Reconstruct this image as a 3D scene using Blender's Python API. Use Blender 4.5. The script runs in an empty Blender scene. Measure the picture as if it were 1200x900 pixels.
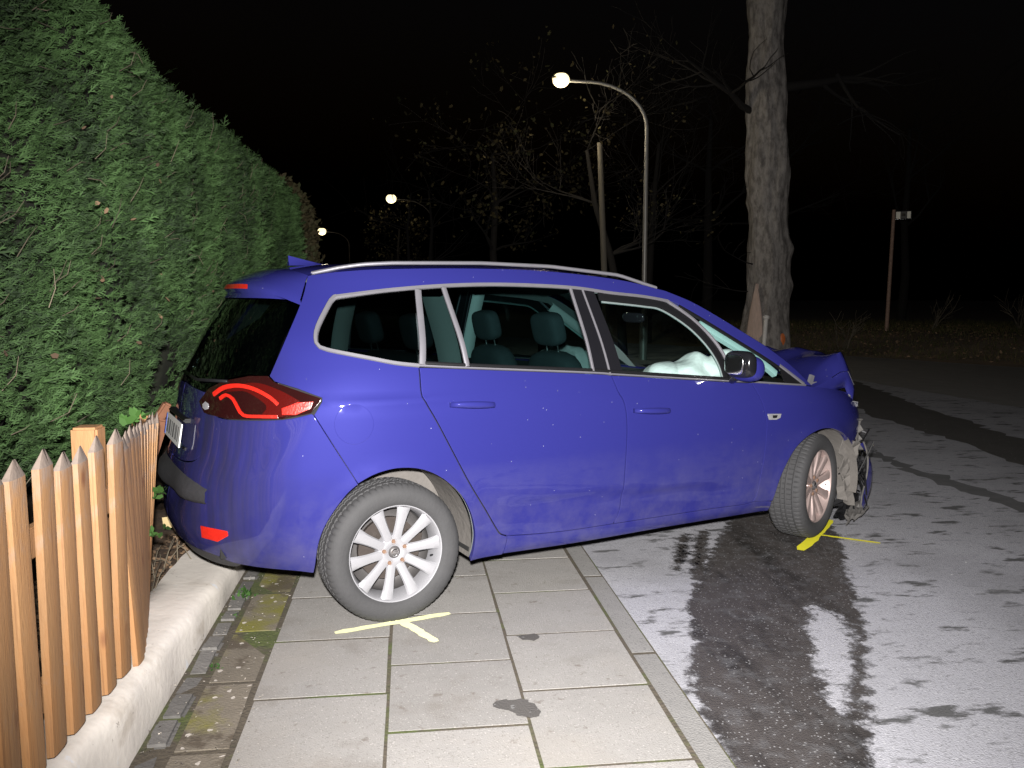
import bpy, bmesh, math, random
import numpy as np
from mathutils import Vector, Matrix
from mathutils.geometry import delaunay_2d_cdt
R = math.radians
scene = bpy.context.scene
COL = scene.collection
random.seed(7)
rng = np.random.default_rng(7)

# ------------------------------------------------------------ camera
cam = bpy.data.cameras.new('camera'); cam_ob = bpy.data.objects.new('camera', cam); COL.objects.link(cam_ob)
cam.sensor_width = 36.0; cam.lens = 29.64; cam.clip_start = .05; cam.clip_end = 500
cam_ob.location = (0, 0, 1.512); cam_ob.rotation_euler = (R(90-5.92), 0, R(-7.0))
scene.camera = cam_ob
# ------------------------------------------------------------ night sky
world = bpy.data.worlds.new('World'); scene.world = world; world.use_nodes = True
wn = world.node_tree.nodes; bg = wn['Background']
sky = wn.new('ShaderNodeTexSky'); sky.sky_type = 'NISHITA'; sky.sun_disc = False
sky.sun_elevation = R(-4); sky.sun_rotation = R(160)
world.node_tree.links.new(sky.outputs[0], bg.inputs[0]); bg.inputs[1].default_value = .10
# ------------------------------------------------------------ the photographer's flash: a real lamp beside the lens
fl = bpy.data.lights.new('flash', 'SPOT'); fl.spot_size = R(91); fl.spot_blend = 1.0; fl.energy = 3300; fl.color = (1, .965, .93); fl.shadow_soft_size = .035
fo = bpy.data.objects.new('flash', fl); COL.objects.link(fo); fo.location = (-.02, -.02, 1.68); fo.rotation_euler = (R(90-7), 0, R(-12.5))
# ------------------------------------------------------------ exposure
vs = scene.view_settings; vs.view_transform = 'Standard'; vs.look = 'None'; vs.exposure = 0; vs.gamma = 1

# ============================================================ helpers
def tag(o, label=None, cat=None, group=None, kind=None):
    if label: o['label'] = label
    if cat: o['category'] = cat
    if group: o['group'] = group
    if kind: o['kind'] = kind
    return o
def empty(name, loc=(0,0,0), rz=0):
    o = bpy.data.objects.new(name, None); COL.objects.link(o); o.location = loc; o.rotation_euler = (0,0,rz); o.empty_display_size = .1
    return o
def mesh_ob(name, me, parent=None, mat=None):
    o = bpy.data.objects.new(name, me); COL.objects.link(o)
    if mat and not me.materials: me.materials.append(mat)
    if parent: o.parent = parent
    return o
class MB:
    def __init__(s): s.v = []; s.f = []; s.n = 0
    def add(s, v, f):
        b = len(s.v); s.v += [tuple(p) for p in v]; s.f += [tuple(i+b for i in q) for q in f]; return s
    def box(s, c, d, rot=None, taper=None):
        v = [Vector((x*d[0]/2, y*d[1]/2, z*d[2]/2)) for x in (-1,1) for y in (-1,1) for z in (-1,1)]
        if taper:
            v = [Vector((p.x*(taper if p.z > 0 else 1), p.y*(taper if p.z > 0 else 1), p.z)) for p in v]
        if rot is not None: v = [rot @ p for p in v]
        v = [p+Vector(c) for p in v]
        return s.add(v, [(0,1,3,2),(4,6,7,5),(0,4,5,1),(2,3,7,6),(0,2,6,4),(1,5,7,3)])
    def tube(s, pts, rad, n=8, cap=True):
        pts = [Vector(p) for p in pts]
        if not hasattr(rad, '__len__'): rad = [rad]*len(pts)
        ref = Vector((0,0,1)); rings = []
        d0 = (pts[1]-pts[0]).normalized()
        if abs(d0.dot(ref)) > .9: ref = Vector((1,0,0))
        a = d0.cross(ref).normalized()
        for i, p in enumerate(pts):
            d = (pts[min(i+1,len(pts)-1)]-pts[max(i-1,0)]).normalized()
            a = (a-d*a.dot(d)).normalized(); b = d.cross(a)
            rings.append([p+(a*math.cos(t)+b*math.sin(t))*rad[i] for t in [2*math.pi*k/n for k in range(n)]])
        v = [q for r_ in rings for q in r_]; f = []
        for i in range(len(pts)-1):
            for k in range(n): f.append((i*n+k, i*n+(k+1)%n, (i+1)*n+(k+1)%n, (i+1)*n+k))
        if cap: f.append(tuple(range(n-1,-1,-1))); f.append(tuple((len(pts)-1)*n+k for k in range(n)))
        return s.add(v, f)
    def lathe(s, prof, n=48, axis='y', closed=False):
        """prof: list of (r, h); about the given axis"""
        v = []; m = len(prof)
        for k in range(n):
            t = 2*math.pi*k/n; c, q = math.cos(t), math.sin(t)
            for r_, h_ in prof: v.append((r_*c, h_, r_*q) if axis == 'y' else (r_*c, r_*q, h_))
        f = []
        for k in range(n):
            a, b = k*m, ((k+1)%n)*m
            for i in range(m if closed else m-1): 
                j = (i+1)%m; f.append((a+i, a+j, b+j, b+i))
        return s.add(v, f)
    def grid(s, P):
        P = np.asarray(P); n, m = P.shape[:2]
        return s.add(P.reshape(-1,3).tolist(), [(i*m+j, i*m+j+1, (i+1)*m+j+1, (i+1)*m+j) for i in range(n-1) for j in range(m-1)])
    def build(s, name, mat, parent=None, smooth=False, bevel=0, loc=None, auto=None):
        me = bpy.data.meshes.new(name); me.from_pydata(s.v, [], s.f); 
        bm = bmesh.new(); bm.from_mesh(me)
        bmesh.ops.remove_doubles(bm, verts=bm.verts, dist=1e-5)
        bmesh.ops.recalc_face_normals(bm, faces=bm.faces)
        if bevel: bmesh.ops.bevel(bm, geom=list(bm.edges), offset=bevel, segments=2, affect='EDGES', clamp_overlap=True)
        bm.to_mesh(me); bm.free()
        if smooth: me.shade_smooth()
        if auto: me.set_sharp_from_angle(angle=R(auto))
        o = mesh_ob(name, me, parent, mat)
        if loc: o.location = loc
        return o
def np_mesh(name, V, F, mat, parent=None, smooth=False):
    """V (n,3), F (m,k) arrays"""
    me = bpy.data.meshes.new(name); V = np.asarray(V, np.float32); F = np.asarray(F, np.int32); k = F.shape[1]
    me.vertices.add(len(V)); me.vertices.foreach_set('co', V.ravel())
    me.loops.add(F.size); me.loops.foreach_set('vertex_index', F.ravel())
    me.polygons.add(len(F)); me.polygons.foreach_set('loop_start', np.arange(0, F.size, k, dtype=np.int32))
    me.update(calc_edges=True)
    if smooth: me.shade_smooth()
    return mesh_ob(name, me, parent, mat)
# ------------------------------------------------------------ materials
def mat(name, col, rough=.6, metal=0, spec=.5, coat=0, var=0, vscale=6, bump=0, bscale=40, col2=None, mscale=3, mlo=.45, mhi=.6, emit=None, es=0, isl=0, obr=0, stretch=None, detail=6):
    m = bpy.data.materials.new(name); m.use_nodes = True; nt = m.node_tree; N = nt.nodes; L = nt.links; b = N['Principled BSDF']
    b.inputs['Roughness'].default_value = rough; b.inputs['Metallic'].default_value = metal; b.inputs['Specular IOR Level'].default_value = spec
    b.inputs['Coat Weight'].default_value = coat; b.inputs['Coat Roughness'].default_value = .04
    b.inputs['Base Color'].default_value = (*col, 1)
    tc = N.new('ShaderNodeTexCoord'); vec = tc.outputs['Object']
    if stretch:
        mp = N.new('ShaderNodeMapping'); mp.inputs['Scale'].default_value = stretch; L.new(vec, mp.inputs[0]); vec = mp.outputs[0]
    out = None
    if col2:
        n = N.new('ShaderNodeTexNoise'); n.inputs['Scale'].default_value = mscale; n.inputs['Detail'].default_value = detail; n.inputs['Roughness'].default_value = .65; L.new(vec, n.inputs[0])
        r = N.new('ShaderNodeMapRange'); r.inputs[1].default_value = mlo; r.inputs[2].default_value = mhi; L.new(n.outputs[0], r.inputs[0])
        x = N.new('ShaderNodeMix'); x.data_type = 'RGBA'; x.inputs[6].default_value = (*col, 1); x.inputs[7].default_value = (*col2, 1); L.new(r.outputs[0], x.inputs[0]); out = x.outputs[2]
    def mul(out, fac_out, lo, hi):
        r = N.new('ShaderNodeMapRange'); r.inputs[3].default_value = lo; r.inputs[4].default_value = hi; L.new(fac_out, r.inputs[0])
        v = N.new('ShaderNodeVectorMath'); v.operation = 'SCALE'
        if out: L.new(out, v.inputs[0])
        else: v.inputs[0].default_value = col
        L.new(r.outputs[0], v.inputs['Scale']); return v.outputs[0]
    if var:
        n = N.new('ShaderNodeTexNoise'); n.inputs['Scale'].default_value = vscale; n.inputs['Detail'].default_value = 8; n.inputs['Roughness'].default_value = .7; L.new(vec, n.inputs[0])
        out = mul(out, n.outputs[0], 1-var*1.6, 1+var*1.6)
    if isl:
        g = N.new('ShaderNodeNewGeometry'); out = mul(out, g.outputs['Random Per Island'], 1-isl, 1+isl)
    if obr:
        oi = N.new('ShaderNodeObjectInfo'); out = mul(out, oi.outputs['Random'], 1-obr, 1+obr)
    if out: L.new(out, b.inputs['Base Color'])
    if bump:
        n = N.new('ShaderNodeTexNoise'); n.inputs['Scale'].default_value = bscale; n.inputs['Detail'].default_value = 6; L.new(vec, n.inputs[0])
        bp = N.new('ShaderNodeBump'); bp.inputs['Strength'].default_value = bump; bp.inputs['Distance'].default_value = .01; L.new(n.outputs[0], bp.inputs['Height']); L.new(bp.outputs[0], b.inputs['Normal'])
    if emit:
        b.inputs['Emission Color'].default_value = (*emit, 1); b.inputs['Emission Strength'].default_value = es
    m['_base'] = 1
    return m
def glass(name, tint, refl_rough=.0):
    m = bpy.data.materials.new(name); m.use_nodes = True; nt = m.node_tree; N = nt.nodes; L = nt.links; N.remove(N['Principled BSDF'])
    t = N.new('ShaderNodeBsdfTransparent'); t.inputs[0].default_value = (*tint, 1)
    g = N.new('ShaderNodeBsdfGlossy'); g.inputs['Roughness'].default_value = refl_rough
    lw = N.new('ShaderNodeLayerWeight'); lw.inputs[0].default_value = .5; pw = N.new('ShaderNodeMath'); pw.operation = 'POWER'; pw.inputs[1].default_value = 4; L.new(lw.outputs['Facing'], pw.inputs[0])
    fr = N.new('ShaderNodeMath'); fr.operation = 'MULTIPLY_ADD'; fr.inputs[1].default_value = .9; fr.inputs[2].default_value = .05; L.new(pw.outputs[0], fr.inputs[0])
    x = N.new('ShaderNodeMixShader'); L.new(fr.outputs[0], x.inputs[0]); L.new(t.outputs[0], x.inputs[1]); L.new(g.outputs[0], x.inputs[2]); L.new(x.outputs[0], N['Material Output'].inputs[0])
    return m
M = {}
def speckle(m, scale, thr, col, amt=.8, rnd=True):
    """light / dark stone grains mixed over a material's colour"""
    nt = m.node_tree; N = nt.nodes; L = nt.links; b = N['Principled BSDF']; src = b.inputs['Base Color'].links
    tc = N.new('ShaderNodeTexCoord'); v = N.new('ShaderNodeTexVoronoi'); v.inputs['Scale'].default_value = scale; L.new(tc.outputs['Object'], v.inputs['Vector'])
    s = N.new('ShaderNodeSeparateColor'); L.new(v.outputs['Color'], s.inputs[0])
    r = N.new('ShaderNodeMath'); r.operation = 'GREATER_THAN'; r.inputs[1].default_value = thr; L.new(s.outputs[0], r.inputs[0])
    q = N.new('ShaderNodeMath'); q.operation = 'MULTIPLY'; q.inputs[1].default_value = amt; L.new(r.outputs[0], q.inputs[0])
    x = N.new('ShaderNodeMix'); x.data_type = 'RGBA'; x.inputs[7].default_value = (*col, 1); L.new(q.outputs[0], x.inputs[0])
    if src: L.new(src[0].from_socket, x.inputs[6])
    else: x.inputs[6].default_value = b.inputs['Base Color'].default_value
    L.new(x.outputs[2], b.inputs['Base Color'])
    return m
def blotch(m, scale, lo, hi, col, amt=1, stretch=(1,1,1), off=0):
    """irregular stains / moss of another colour"""
    nt = m.node_tree; N = nt.nodes; L = nt.links; b = N['Principled BSDF']; src = b.inputs['Base Color'].links
    tc = N.new('ShaderNodeTexCoord'); mp = N.new('ShaderNodeMapping'); mp.inputs['Scale'].default_value = stretch; mp.inputs['Location'].default_value = (off, off*1.7, 0); L.new(tc.outputs['Object'], mp.inputs[0])
    if m.get('world'):
        g = N.new('ShaderNodeNewGeometry'); L.new(g.outputs['Position'], mp.inputs[0])
    n = N.new('ShaderNodeTexNoise'); n.inputs['Scale'].default_value = scale; n.inputs['Detail'].default_value = 7; n.inputs['Roughness'].default_value = .62; L.new(mp.outputs[0], n.inputs[0])
    r = N.new('ShaderNodeMapRange'); r.inputs[1].default_value = lo; r.inputs[2].default_value = hi; r.inputs[4].default_value = amt; L.new(n.outputs[0], r.inputs[0])
    x = N.new('ShaderNodeMix'); x.data_type = 'RGBA'; x.inputs[7].default_value = (*col, 1); L.new(r.outputs[0], x.inputs[0])
    if src: L.new(src[0].from_socket, x.inputs[6])
    else: x.inputs[6].default_value = b.inputs['Base Color'].default_value
    L.new(x.outputs[2], b.inputs['Base Color'])
    return m
# ---- materials of the setting
M['asphalt'] = mat('asphalt', (.345,.345,.378), .85, var=.10, vscale=1.2, bump=.5, bscale=150)
speckle(M['asphalt'], 150, .955, (.48,.48,.5), .5); speckle(M['asphalt'], 130, .90, (.15,.15,.155), .4)
blotch(M['asphalt'], 2.4, .57, .635, (.05,.05,.05), .9, (1.2,2.8,1)); blotch(M['asphalt'], 7, .60, .69, (.07,.07,.07), .7, (1,2.4,1), 4); blotch(M['asphalt'], .9, .52, .75, (.17,.17,.18), .6, (1,1,1), 14)
M['far_tar'] = mat('old dark asphalt', (.25,.24,.23), .85, var=.2, vscale=3, bump=.5, bscale=120); speckle(M['far_tar'], 90, .97, (.3,.3,.3), .6)
M['wet'] = mat('wet asphalt', (.060,.054,.052), .48, spec=.4, var=.22, vscale=5, bump=.6, bscale=150)
blotch(M['wet'], 2.2, .50, .64, (.024,.022,.021), .9, (2.2,.55,1), 2); blotch(M['wet'], 14, .50, .66, (.12,.12,.125), .5, (1,1,1), 8); speckle(M['wet'], 170, .975, (.34,.34,.35), .6)
M['wet2'] = mat('dark tar', (.075,.070,.066), .75, var=.2, vscale=3, bump=.5, bscale=120)
speckle(M['wet2'], 90, .975, (.2,.2,.2), .6)
M['skid'] = mat('rubber trace', (.11,.11,.115), .85, var=.3, vscale=8, bump=.4, bscale=130)
M['slab'] = mat('concrete slab', (.235,.226,.217), .88, var=.12, vscale=5, bump=.35, bscale=170, obr=.09)
M['slab']['world'] = 1
speckle(M['slab'], 190, .92, (.15,.14,.13), .5); speckle(M['slab'], 220, .975, (.42,.40,.38), .5)
blotch(M['slab'], 2.6, .56, .72, (.15,.135,.12), .7); blotch(M['slab'], 14, .62, .69, (.12,.10,.085), .7, (1,1,1), 3); blotch(M['slab'], 1.1, .5, .7, (.26,.238,.212), .6, (1,1,1), 21)
M['mossy'] = mat('mossy slab', (.145,.125,.098), .9, var=.2, vscale=9, bump=.5, bscale=90, obr=.12); M['mossy']['world'] = 1
blotch(M['mossy'], 2.4, .50, .62, (.15,.14,.025), .95, (1,1,1), 5); blotch(M['mossy'], 4, .52, .6, (.06,.045,.03), .8, (1,1,1), 11)
speckle(M['mossy'], 60, .985, (.5,.46,.42), .8)
M['joint'] = mat('joint soil', (.07,.058,.042), .95, var=.35, vscale=14, bump=.8, bscale=60, col2=(.06,.075,.02), mscale=2.2, mlo=.5, mhi=.6)
M['kerb'] = mat('kerb stone', (.20,.195,.19), .88, var=.15, vscale=7, bump=.5, bscale=120, obr=.1); M['kerb']['world'] = 1
speckle(M['kerb'], 120, .93, (.12,.12,.12), .5)
M['cobble'] = mat('cobble', (.115,.11,.105), .85, var=.25, vscale=12, bump=.5, bscale=60, obr=.25)
M['wall'] = mat('painted wall', (.76,.71,.65), .85, var=.12, vscale=4, bump=.22, bscale=28)
blotch(M['wall'], 3.5, .55, .68, (.50,.44,.37), .6, (1,1,2)); blotch(M['wall'], 9, .62, .67, (.76,.79,.84), .7, (1,1,.6), 3); blotch(M['wall'], 22, .66, .7, (.2,.17,.14), .6, (1,1,1), 7)
M['soil'] = mat('leafy soil', (.065,.042,.028), .95, var=.4, vscale=18, bump=1, bscale=30, col2=(.11,.07,.04), mscale=12)
M['verge'] = mat('verge', (.26,.205,.145), .95, var=.4, vscale=3, bump=1, bscale=12, col2=(.32,.225,.15), mscale=1.2)
M['yellow'] = mat('yellow spray', (.86,.80,.03), .7, var=.1, vscale=30)
M['pale_yellow'] = mat('pale spray', (.80,.80,.46), .7, var=.12, vscale=30)
M['wood'] = mat('picket wood', (.31,.165,.070), .7, var=.16, vscale=5, bump=.25, bscale=30, stretch=(9,9,1.1), col2=(.33,.145,.045), mscale=1.4, mlo=.5, mhi=.75, obr=.16)
blotch(M['wood'], 2.2, .54, .68, (.24,.20,.175), .85, (2,2,1.3), 2); blotch(M['wood'], 9, .66, .72, (.20,.09,.03), .8, (1,1,.8), 6)
def knots(m):
    nt = m.node_tree; N = nt.nodes; L = nt.links; b = N['Principled BSDF']; src = b.inputs['Base Color'].links[0].from_socket
    tc = N.new('ShaderNodeTexCoord'); oi = N.new('ShaderNodeObjectInfo'); ad = N.new('ShaderNodeVectorMath'); ad.operation = 'ADD'; mu = N.new('ShaderNodeMath'); mu.operation = 'MULTIPLY'; mu.inputs[1].default_value = 37; L.new(oi.outputs['Random'], mu.inputs[0]); L.new(tc.outputs['Object'], ad.inputs[0]); L.new(mu.outputs[0], ad.inputs[1])
    mp = N.new('ShaderNodeMapping'); mp.inputs['Scale'].default_value = (1,1,.55); L.new(ad.outputs[0], mp.inputs[0])
    v = N.new('ShaderNodeTexVoronoi'); v.inputs['Scale'].default_value = 9; L.new(mp.outputs[0], v.inputs['Vector'])
    r = N.new('ShaderNodeMapRange'); r.inputs[1].default_value = .20; r.inputs[2].default_value = .06; r.inputs[4].default_value = .85; L.new(v.outputs['Distance'], r.inputs[0])
    x = N.new('ShaderNodeMix'); x.data_type = 'RGBA'; x.inputs[7].default_value = (.15,.055,.02,1); L.new(r.outputs[0], x.inputs[0]); L.new(src, x.inputs[6])
    w = N.new('ShaderNodeTexNoise'); w.inputs['Scale'].default_value = 5; w.inputs['Detail'].default_value = 8; mq = N.new('ShaderNodeMapping'); mq.inputs['Scale'].default_value = (30,30,.7); L.new(ad.outputs[0], mq.inputs[0]); L.new(mq.outputs[0], w.inputs[0])
    r2 = N.new('ShaderNodeMapRange'); r2.inputs[1].default_value = .56; r2.inputs[2].default_value = .68; r2.inputs[4].default_value = .55; L.new(w.outputs[0], r2.inputs[0])
    y = N.new('ShaderNodeMix'); y.data_type = 'RGBA'; y.inputs[7].default_value = (.17,.075,.028,1); L.new(r2.outputs[0], y.inputs[0]); L.new(x.outputs[2], y.inputs[6]); L.new(y.outputs[2], b.inputs['Base Color'])
knots(M['wood'])
M['wood_end'] = mat('weathered end grain', (.19,.15,.125), .85, var=.2, vscale=20, bump=.3, bscale=60)
M['wood_old'] = mat('brown wood', (.36,.185,.08), .75, var=.2, vscale=6, stretch=(8,8,1), bump=.3, bscale=20, obr=.2)

# ---- sheets and blocks of the setting
def sheet(name, pts, z, mt, parent=None, jag=0, seg=.05, seed=1, hole=None):
    rg = random.Random(seed)
    def dens(p):
        out = []
        for i in range(len(p)):
            a, b = Vector(p[i]).to_2d(), Vector(p[(i+1)%len(p)]).to_2d(); n = max(1, int((b-a).length/seg)) if jag else 1
            for k in range(n):
                q = a.lerp(b, k/n); q += Vector((rg.gauss(0,jag), rg.gauss(0,jag))) if jag else Vector((0,0)); out.append(q)
        return out
    P = dens(pts); E = [(i,(i+1)%len(P)) for i in range(len(P))]
    if hole:
        H = dens(hole); b = len(P); P = P+H; E += [(b+i, b+(i+1)%len(H)) for i in range(len(H))]
        r = delaunay_2d_cdt(P, E, [], 2, 1e-5)
    else: r = delaunay_2d_cdt(P, E, [], 1, 1e-5)
    fs = r[2]
    if hole:
        def inside(q, poly):
            c = False; n = len(poly)
            for i in range(n):
                a, b_ = poly[i], poly[i-1]
                if (a.y > q.y) != (b_.y > q.y) and q.x < (b_.x-a.x)*(q.y-a.y)/(b_.y-a.y)+a.x: c = not c
            return c
        # evaluate by centroid against outer / hole
        nb = len(P)-len(H); outer, hl = P[:nb], P[nb:]
        r = delaunay_2d_cdt(P, E, [], 0, 1e-5)
        fs = [f for f in r[2] if (lambda c: inside(c, outer) and not inside(c, hl))(sum((r[0][i] for i in f), Vector((0,0)))/len(f))]
    m = MB(); m.add([(v.x, v.y, z) for v in r[0]], fs); return m.build(name, mt, parent)
# ground: one big terrain sheet, verge bank rising at the far right
def verge_d(x, y):      # signed distance past the verge line
    return ((x-11.0)*.80+(y-21.6)*.60)
def bank(x, y):
    d = verge_d(x, y); t = min(max((d+.5)/6, 0), 1); return .50*t*t*(3-2*t)
gm = MB(); gx = np.concatenate([np.linspace(-150,-20,8), np.linspace(-16,40,57), np.linspace(46,150,10)]); gy = np.concatenate([np.linspace(-60,-4,6), np.linspace(0,60,61), np.linspace(70,220,12)])
gm.grid([[(x, y, -.06+bank(x,y)) for y in gy] for x in gx])
tag(gm.build('ground', M['verge'], smooth=True), kind='structure')
rm = [(1.03,-40),(60,-40),(60,-21.5),(16.2,14.6),(13.3,16.6),(12.4,18.5),(11.3,20.6),(10.9,22.4),(9.8,30),(9,60),(8,200),(1.03,200)]
road = tag(sheet('road', rm, -.022, M['asphalt']), kind='structure')
# pavement bed, slabs, kerb
pb = MB(); pb.box((0.06,30,-.026), (1.95,140,.05)); pavement = tag(pb.build('pavement', M['joint']), kind='structure')
def slab_mesh(w, l, t=.05, bev=.005):
    m = MB(); m.box((0,0,-t/2), (w,l,t)); o = m.build('slab', M['slab'], bevel=bev); me = o.data; bpy.data.objects.remove(o); return me
sm = slab_mesh(.494, .527, .05, .0008)
cols = [(-.348, 3.669), (.160, 3.37), (.665, 3.621)]
rg = random.Random(3)
for cx, y0 in cols:
    for k in range(-4, 11):
        y = y0+.541*k+.27
        if y < .8: continue
        o = bpy.data.objects.new('slab', sm); COL.objects.link(o); o.parent = pavement; o.location = (cx+rg.gauss(0,.002), y, .0006+rg.gauss(0,.0004)); o.rotation_euler = (rg.gauss(0,.0008), rg.gauss(0,.0008), rg.gauss(0,.004))
        o.scale = (1, 1-.006*rg.random(), 1)
sl2 = slab_mesh(.195, .50, .05, .009); sl2.materials.clear(); sl2.materials.append(M['mossy'])
for k in range(13):
    o = bpy.data.objects.new('slab', sl2); COL.objects.link(o); o.parent = pavement; o.location = (-.708, 1.25+.51*k+.25, .003+rg.gauss(0,.002)); o.rotation_euler = (rg.gauss(0,.004), rg.gauss(0,.006), rg.gauss(0,.01))
cobs = []
for w in range(4):
    m = MB(); m.box((0,0,-.03), (.085,.125+.03*w,.06)); o = m.build('cobble', M['cobble'], bevel=.012); cobs.append((o.data, .125+.03*w)); bpy.data.objects.remove(o)
y = 1.3
while y < 6.5:
    me, l = rg.choice(cobs)
    o = bpy.data.objects.new('cobble', me); COL.objects.link(o); o.parent = pavement; o.location = (-.862+rg.gauss(0,.004), y+l/2, .007+rg.gauss(0,.004)); o.rotation_euler = (rg.gauss(0,.03), rg.gauss(0,.03), rg.gauss(0,.06)); y += l+.012
kb = MB(); kb.box((.977,30,-.0255), (.10,140,.05)); kerb = tag(kb.build('kerb', M['joint']), kind='structure')
km = MB(); km.box((0,0,-.06), (.108,.988,.12)); ko = km.build('kerb_stone', M['kerb'], bevel=.006); kme = ko.data; bpy.data.objects.remove(ko)
for k in range(14):
    o = bpy.data.objects.new('kerb_stone', kme); COL.objects.link(o); o.parent = kerb; o.location = (.978+rg.gauss(0,.002), 1.36+k-.5, .0015+rg.gauss(0,.0006)); o.rotation_euler = (0,0,rg.gauss(0,.003))
# crack lines, crumbs and bits lying in the joints
def bits(name, n, box, z, size, mt, label, cat=None, seed=5, flat=.4):
    r_ = np.random.default_rng(seed); V = []; F = []
    for i in range(n):
        c = np.array([r_.uniform(box[0],box[1]), r_.uniform(box[2],box[3]), z]); s = size*r_.uniform(.4,1.3)
        p = r_.normal(0,1,(4,3)); p /= np.linalg.norm(p,axis=1,keepdims=True); p[:,2] = np.abs(p[:,2])*flat; b = len(V)*1
        b = 4*i; V.append(c+p*s); F += [(b,b+1,b+2),(b,b+1,b+3),(b,b+2,b+3),(b+1,b+2,b+3)]
    return tag(np_mesh(name, np.concatenate(V), F, mt), label, cat, kind='stuff')
M['crumb'] = mat('pale crumb', (.42,.38,.33), .9, isl=.5)
bits('stone_crumbs', 420, (-.93,-.56,1.6,5.2), .012, .007, M['crumb'], 'tiny pale stone crumbs scattered on the mossy gutter strip', 'crumbs')
M['shard'] = mat('broken plastic', (.5,.5,.5), .3, isl=.7)
bits('crash_debris', 90, (2.9,6.2,3.0,9.5), -.015, .010, M['shard'], 'small pale crash fragments scattered on the road by the front wheel', 'debris', 8)
# spilled fluid: a thin film whose rim breaks up over the rough asphalt
def film_mat():
    m = M['wet']; nt = m.node_tree; N = nt.nodes; L = nt.links; b = N['Principled BSDF']
    at = N.new('ShaderNodeAttribute'); at.attribute_name = 'rim'; tc = N.new('ShaderNodeTexCoord'); mp = N.new('ShaderNodeMapping'); mp.inputs['Scale'].default_value = (1.1,1,1); L.new(tc.outputs['Object'], mp.inputs[0])
    n = N.new('ShaderNodeTexNoise'); n.inputs['Scale'].default_value = 13; n.inputs['Detail'].default_value = 9; n.inputs['Roughness'].default_value = .7; L.new(mp.outputs[0], n.inputs[0])
    a = N.new('ShaderNodeMath'); a.operation = 'MULTIPLY_ADD'; a.inputs[1].default_value = 1.6; L.new(n.outputs[0], a.inputs[0]); L.new(at.outputs['Fac'], a.inputs[2])
    r = N.new('ShaderNodeMapRange'); r.inputs[1].default_value = .92; r.inputs[2].default_value = 1.18; L.new(a.outputs[0], r.inputs[0]); L.new(r.outputs[0], b.inputs['Alpha'])
film_mat()
def film(name, pts, z, hole=None):
    def dens(p):
        out = []
        for i in range(len(p)):
            a, b = Vector(p[i]), Vector(p[(i+1)%len(p)]); k = max(1, int((b-a).length/.05)); out += [a.lerp(b, j/k) for j in range(k)]
        return out
    rings = [np.array([q[:] for q in dens(pts)])]+([np.array([q[:] for q in dens(hole)])] if hole else [])
    lo, hi = rings[0].min(0)-.12, rings[0].max(0)+.12; xs = np.arange(lo[0],hi[0],.025); ys = np.arange(lo[1],hi[1],.025); X, Y = np.meshgrid(xs, ys, indexing='ij'); xf, yf = X.ravel(), Y.ravel()
    c = np.zeros(len(xf), bool); D = np.full(len(xf), 9.)
    for P in rings:
        for (x1,y1),(x2,y2) in zip(P, np.roll(P,-1,0)):
            m_ = ((y1 > yf) != (y2 > yf)); c ^= m_ & (xf < (x2-x1)*(yf-y1)/(y2-y1+1e-15)+x1); t = np.clip(((xf-x1)*(x2-x1)+(yf-y1)*(y2-y1))/((x2-x1)**2+(y2-y1)**2+1e-12),0,1); D = np.minimum(D, np.hypot(xf-x1-t*(x2-x1), yf-y1-t*(y2-y1)))
    sd = np.where(c, D, -D); keep = sd > -.09; idx = -np.ones(len(xf), int); idx[keep] = np.arange(keep.sum()); ny = len(ys); F = []
    for i in range(len(xs)-1):
        for j in range(ny-1):
            q = [i*ny+j, (i+1)*ny+j, (i+1)*ny+j+1, i*ny+j+1]
            if all(keep[k_] for k_ in q) and xs[i] > 1.035: F.append([idx[k_] for k_ in q])
    o = np_mesh(name, np.stack([xf[keep],yf[keep],np.full(keep.sum(),z)],1), F, M['wet']); at = o.data.attributes.new('rim','FLOAT','POINT'); at.data.foreach_set('value', np.clip(sd[keep]/.16,-.6,1).astype(np.float32)+.20); return o
spill = [(2.08,5.27),(1.91,4.99),(1.73,4.66),(1.54,4.28),(1.35,3.9),(1.26,3.53),(1.09,3.09),(1.04,2.82),(1.04,2.58),(1.04,1.6),(1.3,1.5),(1.45,2.39),(1.6,2.66),(1.78,2.99),(1.95,3.29),(2.1,3.56),(2.24,3.9),(2.48,4.44),(2.62,4.73),(2.75,5.0),(2.9,5.6),(2.3,5.9)]
isl_ = [(1.97,3.84),(2.05,3.74),(1.99,3.50),(1.93,3.36),(1.83,3.22),(1.76,3.08),(1.64,2.90),(1.58,2.80),(1.55,2.86),(1.61,3.03),(1.66,3.16),(1.70,3.30),(1.80,3.46),(1.83,3.60)]
o = film('fluid_spill', spill, -.018, isl_); tag(o, 'dark wet fluid spill running across the asphalt from the front wheel', 'spill')
for nm, pts in (('a',[(1.72,5.15),(1.79,5.15),(1.62,4.68),(1.48,4.41),(1.46,4.5),(1.6,4.85)]),('b',[(1.88,5.24),(1.96,5.23),(1.68,4.51),(1.49,4.1),(1.47,4.2),(1.63,4.67)])):
    o = film('fluid_spill', pts, -.0175)
    tag(o, {'a':'short thin finger of wet fluid nearest the kerb, below the sill','b':'longer thin finger of wet fluid beside the main spill'}[nm], 'spill')
tag(sheet('damp_stain', [(.29,2.99),(.34,3.01),(.38,2.99),(.43,3.0),(.46,2.91),(.44,2.86),(.39,2.87),(.36,2.9),(.31,2.94)], .0078, M['wet2'], None, .007, .02, 6), 'larger dark damp stain on the pavement slabs in the foreground', 'stain')
tag(sheet('damp_stain', [(.46,3.59),(.54,3.61),(.57,3.57),(.54,3.54),(.48,3.55)], .0078, M['wet2'], None, .005, .02, 7), 'small dark damp stain on a slab beside the kerb', 'stain')
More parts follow.
